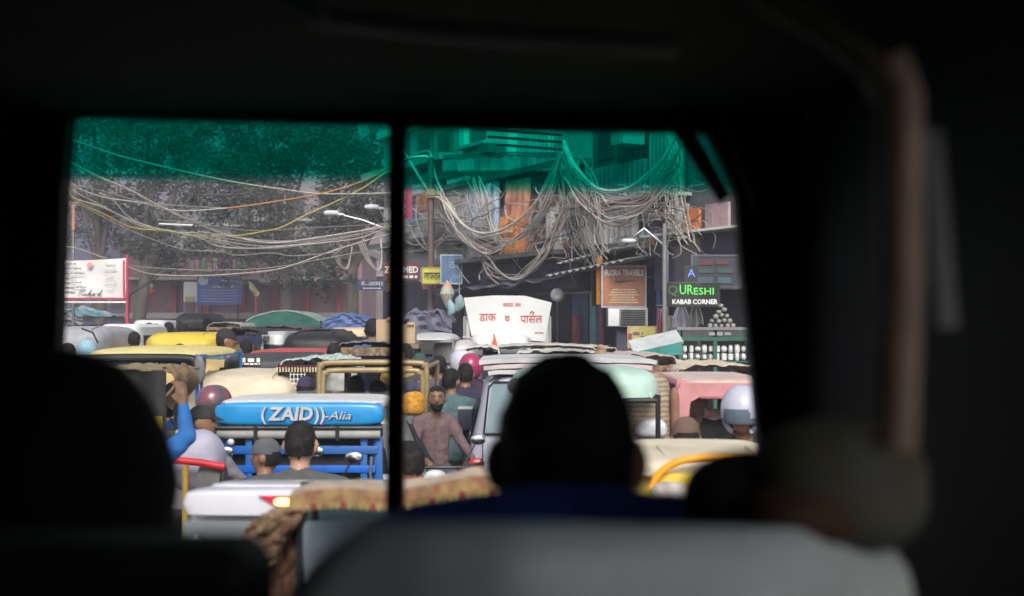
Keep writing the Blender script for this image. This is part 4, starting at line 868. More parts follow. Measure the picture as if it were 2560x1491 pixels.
def motorbike(label, px, d, heading=0., tank=None, x=None, group=None):
    r = root('motorbike', label, 'motorbike', (X(px, d) if x is None else x, d, 0), heading, group); tank = tank or M('black_tank_paint', (.02, .02, .022), .25, coat=.5)
    wheel(r, 0, -.55, .29, .09); wheel(r, 0, .68, .29, .08)
    MB().sell((0, .18, .78), (.13, .27, .12), .8, .8, 18, 10).build('tank', tank, r); MB().box((0, -.3, .76), (.24, .75, .10), bev=.04).build('seat', BLK, r)
    MB().box((0, .05, .42), (.22, .4, .34), bev=.05).build('engine', DKM, r)
    for sx in (-1, 1): MB().tube([(sx * .07, .68, .29), (sx * .07, .45, .95)], .02).build('fork', CHR, r)
    MB().tube([(-.36, .22, 1.02), (-.2, .36, 1.0), (.2, .36, 1.0), (.36, .22, 1.02)], .014).build('handlebar', DKM, r)
    MB().sell((0, .52, .90), (.10, .08, .10), .8, .8, 16, 10).build('headlamp', M('pale_headlamp', (.6, .62, .66), .15), r)
    MB().box((0, -.72, .72), (.16, .06, .07), bev=.02).build('tail_lamp', M('red_lens', (.5, .02, .02), .2), r)
    for sx in (-1, 1):
        MB().tube([(sx * .2, .33, 1.0), (sx * .3, .30, 1.18)], .006).build('mirror_stem', DKM, r); MB().sell((sx * .32, .30, 1.21), (.06, .02, .04), .8, .8, 12, 8).build('mirror', CHR, r)
    MB().tube([(.14, -.6, .33), (.14, .1, .3)], [.045, .03]).build('exhaust', CHR, r); MB().box((0, -.2, .5), (.05, 1.0, .06)).build('frame', DKM, r)
    return r
# ------------------------------------------------------------------ the vehicle we sit in
CX = -.19                                              # its centre line
cab = root('minibus', 'dark minibus cabin with split windscreen and green tint band, seen from inside', 'minibus', (CX, 0, 0))
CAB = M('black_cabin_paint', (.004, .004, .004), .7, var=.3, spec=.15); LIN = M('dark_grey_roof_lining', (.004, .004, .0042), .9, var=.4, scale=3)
DW = 2.23
def rounded(pts, rad, n=5):
    o = []
    for i, p in enumerate(pts):
        a, b, p = Vector(pts[i - 1]), Vector(pts[(i + 1) % len(pts)]), Vector(p); q = p + (a - p).normalized() * rad; s_ = p + (b - p).normalized() * rad
        for k in range(n + 1): t = k / n; o.append(q * (1 - t) ** 2 + p * 2 * t * (1 - t) + s_ * t * t)
    return o
holeL = rounded([(166, 286), (560, 297), (972, 306), (966, 1000), (963, 1560), (112, 1560), (141, 800), (152, 480)], 22)
holeR = rounded([(1012, 312), (1400, 322), (1770, 326), (1842, 480), (1854, 640), (1884, 920), (1906, 1150), (1935, 1560), (1004, 1560), (1008, 1000)], 22)
bm = bmesh.new()
def loop(pts):
    vs_ = [bm.verts.new((X(p[0], DW), DW, Z(p[1], DW))) for p in pts]
    for i in range(len(vs_)): bm.edges.new((vs_[i], vs_[(i + 1) % len(vs_)]))
zR, z0 = 2.47, .25; xl, xr = -.89, .51
vs_ = [bm.verts.new(q) for q in ((xl, DW, z0), (xr, DW, z0), (xr, DW, zR), (xl, DW, zR))]
for i in range(4): bm.edges.new((vs_[i], vs_[(i + 1) % 4]))
loop(holeL); loop(holeR)
bmesh.ops.triangle_fill(bm, use_beauty=True, use_dissolve=False, edges=list(bm.edges))
ge = bmesh.ops.extrude_face_region(bm, geom=list(bm.faces))
for q in ge['geom']:
    if isinstance(q, bmesh.types.BMVert): q.co.y += .05
bm.verts.index_update(); fr = MB(); fr.add([v.co.copy() for v in bm.verts], [[v.index for v in f.verts] for f in bm.faces]); bm.free()
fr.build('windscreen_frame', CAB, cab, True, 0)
def pane(pts, name):
    b = MB(); b.prism([(X(p[0], DW), Z(p[1], DW)) for p in pts], DW + .022, DW + .027); return b.build(name, glass('windscreen_glass', (.96, .97, .965), .012, .02, 0), cab, True, 0)
pane([(130, 270), (985, 290), (980, 1570), (90, 1570)], 'windscreen_pane'); pane([(995, 295), (1810, 310), (1960, 1570), (990, 1570)], 'windscreen_pane')
# green sun film along the top of each pane: fades out over its lowest few centimetres
gm = bpy.data.materials.new('green_sun_film'); gm.use_nodes = True; n = gm.node_tree.nodes; l = gm.node_tree.links; n.remove(n['Principled BSDF'])
tr = n.new('ShaderNodeBsdfTransparent'); tc = n.new('ShaderNodeTexCoord'); sp = n.new('ShaderNodeSeparateXYZ'); mr = n.new('ShaderNodeMapRange'); mr.interpolation_type = 'SMOOTHSTEP'
l.new(tc.outputs['Generated'], sp.inputs[0]); l.new(sp.outputs['Z'], mr.inputs[0]); mr.inputs[1].default_value = .02; mr.inputs[2].default_value = .26
mx = n.new('ShaderNodeMix'); mx.data_type = 'RGBA'; mx.inputs['A'].default_value = (1, 1, 1, 1); mx.inputs['B'].default_value = (.0, .74, .62, 1)
l.new(mr.outputs[0], mx.inputs['Factor']); l.new(mx.outputs['Result'], tr.inputs[0]); l.new(tr.outputs[0], n['Material Output'].inputs[0])
for pts in ([(130, 262), (985, 290), (982, 472), (130, 440)], [(995, 295), (1840, 300), (1880, 498), (995, 474)]):
    MB().prism([(X(p[0], DW), Z(p[1], DW)) for p in pts], DW + .0300, DW + .0302).build('tint_film', gm, cab, True, 0)
# body shell
def cbox(name, x0, x1, y0, y1, za, zb, mat=CAB, bev=0): return MB().box(((x0 + x1) / 2 - CX, (y0 + y1) / 2, (za + zb) / 2), (x1 - x0, y1 - y0, zb - za), bev=bev).build(name, mat, cab, smooth=0)
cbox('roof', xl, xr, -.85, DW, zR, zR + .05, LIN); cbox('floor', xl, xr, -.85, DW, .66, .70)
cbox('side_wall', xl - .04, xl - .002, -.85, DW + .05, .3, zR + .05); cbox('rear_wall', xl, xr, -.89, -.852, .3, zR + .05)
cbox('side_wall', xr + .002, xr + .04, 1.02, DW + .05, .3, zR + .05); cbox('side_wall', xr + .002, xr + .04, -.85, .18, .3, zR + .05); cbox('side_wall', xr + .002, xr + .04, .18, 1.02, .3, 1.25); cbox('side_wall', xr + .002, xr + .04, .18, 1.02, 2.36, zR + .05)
for x in (xl + .12, xr - .12):
    for y in (-.3, 1.7): wheel(cab, x - CX, y, .28, .16)
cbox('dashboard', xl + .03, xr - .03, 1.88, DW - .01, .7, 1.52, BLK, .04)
# inside: rails, straps, posts
q = lambda px, py, d: P(px, py, d) - Vector((CX, 0, 0))
MB().tube([q(770, 38, 1.35), q(1100, 78, 1.35), q(1400, 96, 1.35), q(1690, 112, 1.35)], .011, 10).build('ceiling_rail', M('dull_rail_metal', (.25, .25, .26), .5, .5), cab)
MB().tube([q(700, -10, 1.3), q(790, 20, 1.3), q(830, 62, 1.35)], .006, 8).build('rail_bracket', M('green_bracket_paint', (.03, .12, .09), .6), cab)
MB().sheet(lambda u, v: q(lerp(1742, 1882, v) + 14 * u, lerp(120, 520, v) - 4 * u, 2.19), 2, 12, .004).build('red_trim', M('dark_red_trim', (.20, .01, .03), .6), cab)
MB().tube([q(1690, 300, 2.2), q(1745, 385, 2.2), q(1812, 500, 2.2)], [.018, .016, .012], 8).build('wiper_arm', BLK, cab)
MB().tube([q(2215, 150, .92), q(2250, 240, .92), q(2252, 700, .92), q(2235, 1120, .92)], .016, 12).build('grab_post', M('worn_tan_post', (.27, .18, .12), .5, .1, var=.5, scale=9, dirt=.5), cab)
MB().sheet(lambda u, v: q(lerp(2300, 2345, u) + 40 * v, lerp(330, 820, v), 1.0), 3, 12, .01).build('reflection_strip', M('painted_grey_reflection', (.16, .16, .165), .7), cab)  # grey strip added in place of the window frame's soft reflection
MB().tube([q(1900, -20, 1.1), q(2050, 60, 1.1), q(2170, 150, 1.1), q(2215, 240, 1.1)], .014, 10).build('arched_rail', M('dark_olive_rail', (.07, .075, .04), .6), cab)
# seat backs
SV = M('grey_seat_vinyl', (.48, .53, .52), .33, var=.15, scale=6, bump=.1)
DS = 1.08
def seat(px0, px1, pt, name, mat, d, skew=0, cr=.1):
    x0, x1, zt = X(px0, d), X(px1, d), Z(pt, d); hw = (x1 - x0) / 2; c_ = (x0 + x1) / 2
    b = MB()
    pts = [(c_ - hw, 1.0), (c_ + hw, 1.0)] + [(c_ + hw - .03 + .03 * math.cos(t), zt - .03 + .03 * math.sin(t)) for t in (0, .4, .8, 1.2, 1.57)] + [(c_ - hw + cr - cr * math.sin(t), zt - skew - cr + cr * math.cos(t)) for t in (0, .3, .6, .9, 1.2, 1.57)]
    b.prism(pts, d, d + .1); o = b.build(name, mat, cab, True, 60)
    bv = o.modifiers.new('bevel', 'BEVEL'); bv.width = .022; bv.segments = 4; return o
DS = .86
def seat_skin(px0, px1, pt, d, bow, cr, uc):
    def fn(u, v):
        y = d + bow * max(0, u - .35) ** 1.6; zt = Z(pt - 18 * (1 - u), y); dz = cr * (1 - math.sqrt(max(0, 1 - max(0, 1 - u / uc) ** 2))) + .03 * max(0, (u - .94) / .06) ** 2; top = zt - dz
        if v < .7: z = lerp(.95, top - .035, v / .7); yy = y - .012 * math.sin(v * 4.4)
        else: a_ = (v - .7) / .3 * math.pi; z = top - .035 + .035 * math.sin(a_); yy = y + .035 - .035 * math.cos(a_)
        return (X(lerp(px0, px1, u), y) - CX, yy + .003 * noise.noise(Vector((u * 9, v * 6, 1))), z)
    return fn
MB().sheet(seat_skin(640, 2285, 1338, DS, .62, .12, .2), 44, 26, .02).build('driver_seat_back', SV, cab)  # right end bowed back so it catches more light from the side opening
seat(-520, 640, 1372, 'passenger_seat_back', M('black_seat_vinyl', (.018, .018, .019), .6), DS + .05, cr=.03)
cbox('seat_base', -.1, .40, 1.2, 1.75, .7, 1.15, BLK, .03); cbox('seat_base', -.85, -.25, 1.2, 1.75, .7, 1.15, BLK, .03)
# olive cloth bundle on the seat corner
b = MB(); c0 = P(2080, 1215, 1.16)
b.sell(c0, (.082, .07, .058), .75, .8, 32, 16, bump=.18, seed=2); tag(b.build('cloth_bundle', M('olive_patterned_cloth', (.060, .060, .024), .85, var=.5, scale=14, c2=(.062, .066, .06), pat=('noise', 22))), 'crumpled olive cloth bundle lying on top of the driver seat by the grab post', 'cloth')
b = MB(); b.sell(P(2000, 1285, 1.14), (.055, .05, .028), .8, .8, 24, 12, bump=.2, seed=9); tag(b.build('cloth_bundle', M('rust_brown_cloth', (.06, .028, .012), .85, var=.5, scale=12)), 'small rust-brown cloth tucked under the olive bundle', 'cloth')
b = MB(); b.sell(P(1950, 1262, 1.2), (.085, .06, .05), .8, .8, 28, 14, bump=.18, seed=12); tag(b.build('bag', M('black_bag_fabric', (.012, .012, .011), .85)), 'black bag lying on the driver seat beside the olive bundle', 'bag')
# driver and seated passenger (dark against the street)
dp = person('driver in a blue shirt with short black hair, seen from behind', X(1424, 1.45), 1.45 - .03, Z(925, 1.45), 0, 'sit', M('royal_blue_shirt', (.015, .06, .28), .8, scale=12), None, SKIN, 'hair', arms='bars', vox=.009, zfeet=.70, s=1.0, hunch=.145)
pa = person('passenger wrapped in a black shawl sitting sideways by the left of the windscreen', X(165, 1.52), 1.52, Z(905, 1.52), R(90), 'sit', M('black_jacket', (.012, .012, .014), .8), None, SKIN, 'hair', arms='lap', vox=.012, zfeet=.70, lean=.0)
prof = [((px - 165) * 1.52 / F, Z(py, 1.52) - .70) for px, py in ((170, 872), (225, 884), (300, 915), (345, 965), (372, 1010), (405, 1090), (428, 1160), (440, 1220), (432, 1290), (452, 1370), (480, 1480), (500, 1600))]
b = MB(); b.lathe(prof, (0, 0, 0), 'Z', 36); b.v = [(v[0] * (1 + .05 * noise.noise(Vector(v) * 9)), v[1] * (1 + .05 * noise.noise(Vector(v) * 9)), v[2]) for v in b.v]
o = b.build('shawl', M('black_wool_shawl', (.012, .012, .014), .95, var=.3), pa); sd = o.modifiers.new('solid', 'SOLIDIFY'); sd.thickness = .006
# ------------------------------------------------------------------ traffic, nearest first
CREAM = M('cream_canvas', (.66, .57, .42), .55, var=.12, scale=5, dirt=.25, bump=.25); YEL = M('yellow_canvas', (.66, .47, .05), .5, var=.15, scale=5, dirt=.25, bump=.25)
PYEL = M('pale_yellow_canvas', (.68, .57, .22), .5, var=.15, scale=5, dirt=.25, bump=.25); WPT = M('white_car_paint', (.68, .67, .72), .3, var=.04, coat=.5, dirt=.08)
GRY = M('light_grey_canvas', (.50, .50, .50), .6, var=.15, scale=4, dirt=.25); DGR = M('dark_grey_canvas', (.036, .038, .044), .5, var=.3, scale=4, dirt=.15)
BKC = M('black_canvas', (.012, .012, .013), .5, var=.4, scale=5); PAT = M('brown_patterned_cloth', (.45, .30, .14), .85, var=.3, scale=9, c2=(.33, .15, .10), pat=('noise', 26))
TAN = M('tan_crumpled_cloth', (.36, .25, .15), .85, var=.4, scale=12, bump=.6, c2=(.16, .08, .05), pat=('noise', 14)); BLU = M('bright_blue_paint', (.012, .12, .42), .45, var=.2, scale=5, dirt=.2)
SLV = M('silver_lilac_paint', (.62, .62, .74), .35, .0, var=.05, coat=.5, dirt=.1); REDP = M('red_paint', (.5, .06, .06), .45, var=.15, dirt=.1)
MINT = M('mint_ribbed_canvas', (.42, .58, .50), .5, var=.15, scale=5, dirt=.12)

# white hatchback
r, wv, zt = car('white hatchback with its high brake lamp lit, behind the tasselled cloth hood', 775, 4.62, 690, 1211, WPT, L=3.1, name='hatchback', boxy=.84, roofy=.2, slope=.08)
MB().sell((0, .13, zt - .055), (wv * .485, .10, .052), .35, .4, 40, 8).build('roof_spoiler', WPT, r)
b = MB(); x0 = X(644, 4.62) - X(775, 4.62); b.prism([(x0, zt - .02), (x0 + .32, zt - .022), (x0 + .30, zt - .062), (x0 + .14, zt - .07), (x0 + .06, zt - .055)], .018, .06); b.build('brake_lamp', M('dark_red_lens', (.62, .01, .05), .15, coat=.5), r)
MB().sell((x0 + .09, .018, zt - .042), (.035, .012, .014), .8, .8, 14, 8).build('lit_bulb', M('lit_orange_bulb', (1, .42, .08), .3, emit=6), r)
MB().sheet(lambda u, v: (wv * .94 * (u - .5), -.004 + .05 * v, lerp(zt - .42, zt - .115, v)), 12, 4, .008).build('rear_glass', glass('tail_glass', (.18, .24, .27), .22, .06, .35, (.12, .17, .20)), r)
MB().tube([(-wv * .18, -.02, zt - .36), (.1, -.01, zt - .24), (.32, -.01, zt - .22)], .008).build('rear_wiper', BLK, r)
b = MB(); xt = X(492, 4.62) - X(775, 4.62); b.prism([(xt - .036, zt - .205), (xt + .036, zt - .205), (xt, zt - .15)], -.012, -.006); b.build('triangle_sticker', M('pale_sticker', (.6, .63, .68), .5), r, smooth=0)
# cycle rickshaw with tasselled patterned hood, close in front
d = 3.5; r = root('cycle_rickshaw', 'cycle rickshaw with brown patterned cloth hood and yellow scalloped fringe', 'rickshaw', (X(930, d), d, 0)); ox = X(930, d)
def eg(u): return Vector((lerp(X(722, d), X(1252, d), u) - ox, 0, lerp(Z(1250, d), Z(1206, d), u) + .010 * math.sin(u * 9)))
MB().sheet(lambda u, v: eg(u) + Vector((.0, .32 * v, .012 + .02 * math.sin(v * 2.6) - .035 * v + .008 * noise.noise(Vector((u * 8, v * 7, 0))) + .004 * math.sin(u * 24))), 40, 16, .012).build('hood', M('beige_worn_cloth', (.42, .33, .25), .85, var=.3, scale=9, bump=.4), r)
def vl(u, v):
    sc_ = .006 * abs(math.sin(u * 60)); return eg(u) + Vector((0, -.012 - .01 * math.sin(u * 40), -(.042 + sc_) * (1 - v) + .012))
MB().sheet(vl, 100, 3, .008).build('valance', PAT, r)
YF = M('yellow_fringe', (.52, .37, .13), .85, var=.35, scale=20); RF = M('red_tassel', (.35, .06, .06), .9)
for i in range(36):
    p = eg((i + .5) / 36); b = MB(); b.prism([(p.x - .0088, p.z - .022), (p.x + .0088, p.z - .022), (p.x + .006, p.z - .036), (p.x, p.z - .041), (p.x - .006, p.z - .036)], -.034, -.026); b.build('scallop', (YF, YF, PAT, RF, YF)[(i * 7) % 5], r, smooth=0)
def fp(u, v):
    p = eg(0); w_ = .10 + .035 * math.sin(v * 3)
    return Vector((p.x + .012 - .10 * math.sin(v * 1.7) + w_ * (u - .55) + .012 * noise.noise(Vector((u * 5, v * 6, 1))), -.03 + .03 * noise.noise(Vector((u * 4, v * 7, 5))) + .012 * noise.noise(Vector((u * 13, v * 15, 2))), p.z - .02 - .165 * v + .015 * noise.noise(Vector((u * 6, v * 3, 8)))))
MB().sheet(fp, 34, 22, .008).build('side_flap', TAN, r)
def fp2(u, v):
    p = eg(.02); return Vector((p.x + .075 * (u - .5) - .05 * v + .01 * noise.noise(Vector((u * 4, v * 7, 2))), .02 + .03 * noise.noise(Vector((u * 6, v * 5, 9))), p.z - .03 - .27 * v))
MB().sheet(fp2, 22, 22, .008).build('side_flap', M('rust_brown_lining', (.16, .075, .045), .85, var=.5, scale=14, bump=.4), r)
zb = eg(.4).z
MB().sheet(lambda u, v: (lerp(X(700, d), X(900, d), u) - ox, .14 + .12 * v, lerp(zb - .30 + .12 * u, zb - .115 + .01 * u, v)), 10, 8, .03).build('seat_back', M('pale_blue_vinyl', (.34, .42, .47), .4, var=.12), r)
MB().sheet(lambda u, v: (lerp(-.27, .33, u), .35 + .1 * math.sin(v * 1.5), lerp(zb - .55, zb - .02, v)), 12, 8, .01).build('hood_lining', M('dark_teal_lining', (.015, .05, .06), .8), r)
MB().box((0, .3, .78), (.62, .5, .12), bev=.03).build('seat', M('pale_blue_vinyl', (0, 0, 0)), r)
for sx in (-.2, .32):
    MB().tube([(sx, .05, .6), (sx, .0, zb - .02)], .011).build('hood_stay', DKM, r); MB().tube([(sx, .3, .6), (sx, .28, zb - .03)], .011).build('hood_stay', DKM, r); wheel(r, sx * 1.15, .3, .33, .04)
MB().box((0, .35, .55), (.6, .7, .06)).build('floor_board', WOOD, r, smooth=0)

# men on motorbikes between the hatchback and the blue rickshaw
GS = M('charcoal_sweater', (.075, .078, .078), .9, var=.2, scale=20)
motorbike('black motorbike ridden by the man in the charcoal sweater', 748, 8.35)
ppl('man in a charcoal sweater with a fresh haircut, riding with his back to us', 747, 1062, 7.95, shirt=GS, skin=SKIN2, vox=.011, wide=1.08, s=1.2)
motorbike('motorbike half hidden beside the man in the grey knitted cap', 655, 8.75)
ppl('man in a grey knitted cap turning his head to the left', 660, 1104, 8.6, shirt=M('dark_grey_jacket', (.03, .03, .033), .8), hair='knit', hatmat=M('grey_knit', (.10, .10, .11), .9), turn=R(80), vox=.012)
# blue rickshaw with lettering
r, wv, zt = rickshaw('blue and white electric rickshaw with silver lettering across its rounded roof', 748, 9.4, 424, 986, 'slab', M('white_roof_paint', (.60, .59, .60), .45, var=.12, scale=4, dirt=.3), BLU, BLU, caph=.06, L=.95, tube_r=.03, postx=.455)
zb = zt - .045
b = MB(); b.sell((0, .055, zb - .065), (wv * .5, .10, .088), .38, .28, 60, 14); b.build('blue_cowl', M('sky_blue_cowl', (.01, .27, .62), .3, var=.08, scale=3, coat=.4), r)
SLT = M('silver_letters', (.62, .64, .66), .3, .3); DLT = M('navy_letter_shadow', (.02, .07, .2), .6)
for dx, dz, y_, mt in ((.012, -.010, -.046, DLT), (0, 0, -.052, SLT)):
    text('ZAID', .135, mt, r, (-.055 + dx, y_, zb - .065 + dz), wmax=.33, bold=.004, shear=.15); text('(', .13, mt, r, (-.255 + dx, y_, zb - .065 + dz), bold=.002); text('))', .13, mt, r, (.16 + dx, y_, zb - .065 + dz), bold=.002)
    text('-Alia', .085, mt, r, (.285 + dx, y_, zb - .075 + dz), wmax=.19, shear=.3)
MB().tube([(-wv * .49, -.02, zb - .165), (wv * .49, -.02, zb - .165)], .016).build('trim_rail', DKM, r)
MB().tube([(-wv * .48, -.01, zb - .215), (wv * .48, -.01, zb - .215)], .032, 12).build('grey_tube', M('grey_foam_tube', (.30, .29, .28), .6), r)
for k in (-.25, .23): MB().box((wv * k, -.035, zb - .205), (.025, .05, .1)).build('strap', BLK, r, smooth=0)
MB().box((0, .02, zb - .33), (wv * .93, .04, .06), bev=.01).build('beam', BLU, r); MB().box((0, .02, zb - .47), (wv * .9, .04, .055), bev=.01).build('beam', M('vivid_blue_paint', (.005, .12, .55), .45), r)
for k in (-.42, -.30, .38, .47): MB().box((wv * k, .03, zb - .55), (.05, .04, .62), bev=.008).build('upright', BLU, r)
MB().tube([(wv * .425, .01, zb - .38), (wv * .42, -.01, zb - .5), (wv * .43, .0, zb - .65)], .012).build('chain', STL, r)
MB().sell((-wv * .40, -.02, zb - .27), (.026, .026, .026), 1, 1, 12, 8).build('indicator', WHT, r)

# left foreground: helmeted rider, cap man, backpack load, blue jacket man
ppl('rider in a dark helmet with red flashes behind the blue rickshaw', 531, 980, 10.1, shirt=M('black_rider_jacket', (.025, .024, .028), .8), hair='helmet', hatmat=M('dark_helmet', (.07, .07, .085), .3, c2=(.3, .02, .06), pat=('noise', 9), coat=.5), vox=.014, s=1.02, turn=R(-50))
motorbike('motorbike under the rider in the dark helmet', 531, 10.3)
ppl('man in a black cap and grey hooded jacket bending to the right', 478, 1022, 9.0, shirt=M('grey_hooded_jacket', (.20, .19, .22), .9, var=.2), hair='cap', hatmat=M('black_cap', (.02, .02, .022), .8), turn=R(-65), vox=.013, lean=.05, face=R(-30))
r = root('cargo_tricycle', 'cargo tricycle with red top bar carrying a lilac sack', 'tricycle', (X(485, 7.8), 7.8, 0)); d = 7.8; ox = X(485, d)
MB().tube([(X(395, d) - ox, 0, Z(1146, d)), (X(500, d) - ox, 0, Z(1157, d)), (X(562, d) - ox, 0, Z(1168, d))], .023, 10).build('top_bar', M('red_bar_paint', (.55, .02, .03), .4), r)
MB().tube([(X(462, d) - ox, .01, .3), (X(462, d) - ox, .01, Z(1165, d))], .02).build('upright', M('ochre_post_paint', (.42, .26, .04), .5), r); MB().tube([(X(390, d) - ox, .01, .3), (X(390, d) - ox, .01, Z(1146, d))], .016).build('upright', DKM, r); MB().tube([(X(556, d) - ox, .01, .3), (X(556, d) - ox, .01, Z(1168, d))], .016).build('upright', DKM, r)
MB().box((0, .4, .5), (.44, .85, .4), bev=.02).build('cargo_box', DKM, r)
MB().lathe([(.05, -.07), (.14, -.07), (.15, 0), (.14, .07), (.05, .07)], (X(520, d) - ox, .12, Z(1225, d)), 'X', 20).build('spare_tube', M('grey_rubber', (.10, .09, .09), .7), r)
for sx in (-.26, .26): wheel(r, sx, .4, .3, .05)
wheel(r, 0, 1.3, .3, .05)
b = MB(); b.sell((X(484, 8.0), 8.1, Z(1160, 8.0)), (66 * 8 / F, .2, .20), .8, .8, 30, 14, bump=.12, seed=4); tag(b.build('sack', M('lilac_grey_sack', (.42, .40, .50), .7, var=.2, scale=4, bump=.3)), 'bulging lilac-grey sack lying behind the red bar', 'sack')
d = 6.9; fx = X(318, d)
person('man in a bright blue jacket with one arm raised to a rickshaw hood', fx, d, Z(985, d), R(0), 'stand', M('bright_blue_jacket', (.01, .12, .38), .8, var=.15, scale=8), None, M('dark_brown_skin', (.16, .085, .05), .55), 'hair', arm_pts={1: ((.31, .02, 1.47), (.285, .05, 1.62)), -1: ((-.28, .0, 1.1), (-.25, .1, .85))}, vox=.012)
# dark folded hood rickshaw beside him
d = 8.4; r = root('cycle_rickshaw', 'cycle rickshaw with dark folded hood edged in crumpled brown cloth', 'rickshaw', (X(330, d), d, 0)); ox = X(330, d); zt = Z(918, d)
MB().sheet(lambda u, v: (lerp(X(190, d), X(425, d), u) - ox, .8 * v, zt - .03 * (2 * u - 1) ** 2 + .02 * noise.noise(Vector((u * 9, v * 6, 2)))), 30, 12, .015).build('hood', M('khaki_brown_cloth', (.22, .17, .10), .85, var=.4, scale=9, bump=.4), r)
MB().sheet(lambda u, v: (lerp(X(200, d), X(412, d), u) - ox, .03 + .03 * math.sin(u * 12), zt - .02 - .3 * v), 26, 6, .012).build('rear_curtain', M('black_canvas', (0, 0, 0)), r)
MB().sheet(lambda u, v: (X(415, d) - ox + .05 * math.sin(v * 5) + .03 * u, .02 + .5 * u, zt - .01 - .26 * v + .02 * math.sin(u * 12)), 16, 12, .014).build('side_flap', M('crumpled_brown_cloth', (.20, .13, .07), .85, var=.5, scale=14, bump=.5), r)
for sx in (-.3, .2): MB().tube([(sx, .05, .4), (sx, .05, zt)], .012).build('hood_stay', DKM, r); wheel(r, sx * 1.3, .4, .33, .04)
MB().box((-.05, .4, .75), (.6, .5, .14), bev=.03).build('seat', BLK, r); MB().box((-.05, .4, .5), (.55, .7, .1)).build('floor_board', WOOD, r, smooth=0)

# left: yellow-topped rickshaw with black front tube and blue posts
r, wv, zt = rickshaw('electric rickshaw with pale yellow roof, black padded tube and blue posts', 345, 11.6, 300, 862, 'dome', PYEL, BLU, BLU, caph=.09, L=2.0, postx=.48)
b = MB(); b.tube(cr_pts([Vector(q) for q in ((-wv * .53, -.05, zt - .11), (-wv * .1, -.06, zt - .10), (wv * .40, -.05, zt - .105), (wv * .485, -.05, zt - .14), (wv * .505, -.05, zt - .24), (wv * .505, -.05, zt - .3))], 6), .042, 10); b.build('padded_tube', BKC, r)
MB().sheet(lambda u, v: (wv * (.98 * u - .5), -.03 - .02 * math.sin(u * 5), zt - .13 - .1 * v), 20, 4, .02).build('black_valance', BKC, r)
for k in (-.1, .15, .36): MB().tube([(wv * k, -.06, zt - .09), (wv * k + .05, -.055, zt - .22)], .008).build('strap', STL, r)
MB().tube([(wv * .535, -.02, zt - .28), (wv * .51, .0, .5)], .014).build('blue_post', BLU, r)
MB().sell((wv * .53, -.08, zt - .2), (.05, .03, .13), .8, .8, 14, 10, bump=.3).build('hanging_bag', M('grey_plastic', (.14, .14, .15), .5), r)
auto('cream canvas auto rickshaw showing its rounded back, in the thick of the traffic', 583, 11.95, 318, 928, CREAM, YEL, hh=.42)
auto('cream auto rickshaw half hidden by the blue posts', 420, 14.2, 250, 905, M('tan_yellow_canvas', (.58, .42, .16), .55, var=.1, dirt=.15), YEL, hh=.4)
r, wv, zt = auto('deep yellow auto rickshaw with small orange lettering on its back', 446, 19.5, 198, 831, YEL, YEL, hh=.30)
marks(r, .36, zt - .22, .3, .07, M('orange_print', (.6, .2, .05), .6), y=-.02)
ppl('black-haired man between the white van and the yellow rickshaws', 333, 832, 17.5, shirt=M('black_shirt_a', (.02, .02, .025), .9), vox=.022)
ppl('black-haired man in maroon in front of the deep yellow rickshaw', 447, 863, 15.8, shirt=M('maroon_shirt', (.09, .02, .03), .9), vox=.022)
ppl('rider in a violet helmet beside the blue posts', 479, 886, 12.4, hair='helmet', hatmat=M('violet_helmet', (.09, .08, .14), .35, coat=.4), vox=.022, shirt=M('slate_jacket', (.05, .05, .07), .9))
motorbike('motorbike under the violet-helmeted rider', 479, 12.6)
ppl('man in a navy plaid shirt and dark cap, head turned right', 562, 826, 16.0, pose='stand', shirt=M('navy_plaid', (.03, .04, .09), .9, c2=(.12, .16, .2), pat=('check', 26)), hair='knit', hatmat=M('black_knit', (.02, .02, .02), .9), turn=R(-70), vox=.018, s=1.05, arms='down')
# middle of the road
r, wv, zt = rickshaw('charcoal electric rickshaw with white painted lettering on its back', 665, 13.6, 245, 880, 'slab', DGR, DKM, DGR, caph=.16, L=2.0)
marks(r, -.17, zt - .06, .22, .05, LW, y=-.02); marks(r, -.17, zt - .10, .22, .02, LW, y=-.02)
for k in (-.02, .05, .12): MB().box((wv * (.15 + k), -.015, zt - .13), (.02, .02, .05)).build('white_mark', LW, r, smooth=0)
MB().tube([(-wv * .48, -.05, zt - .23), (wv * .4, -.05, zt - .22)], .02).build('rear_bar', DKM, r)
for k in (-.2, -.1, .05): MB().tube([(wv * k, -.05, zt - .16), (wv * k, -.05, zt - .3)], .012).build('bar_clip', STL, r)
rickshaw('electric rickshaw with a rounded coral red roof', 710, 15.2, 210, 870, 'slab', REDP, DKM, REDP, caph=.13, L=1.9)
r, wv, zt = auto('black canvas auto rickshaw with a square back', 780, 17.6, 168, 829, BKC, DGR, hh=.34)
rickshaw('rickshaw with a sagging black cloth top and pale rear bar', 598, 18.4, 118, 820, 'cloth', BKC, M('pale_frame_paint', (.4, .42, .44), .4), DGR, caph=.12, L=1.8, vmat=M('navy_valance', (.02, .025, .06), .8), vh=.13)
car('small silver van seen between the black rickshaws', 680, 18.8, 66, 829, M('silver_van_paint', (.5, .5, .5), .35, .2), L=3.0, name='small_van', cat='van', boxy=.9)
TQ = M('teal_white_cloth', (.30, .42, .40), .8, var=.3, scale=8, c2=(.5, .52, .5), pat=('wave', 6, 'X', 4))
r, wv, zt = rickshaw('cycle rickshaw with a teal cloth top and cream tassel fringe', 780, 12.2, 178, 888, 'cloth', TQ, DKM, DKM, caph=.08, L=1.5, vh=.05, vmat=M('maroon_valance', (.08, .015, .03), .9), name='cycle_rickshaw')
for i in range(24): MB().box((wv * ((i + .5) / 24 - .5), -.035, zt - .115), (.015, .01, .045)).build('tassel', M('cream_tassel', (.52, .45, .28), .9), r, smooth=0)
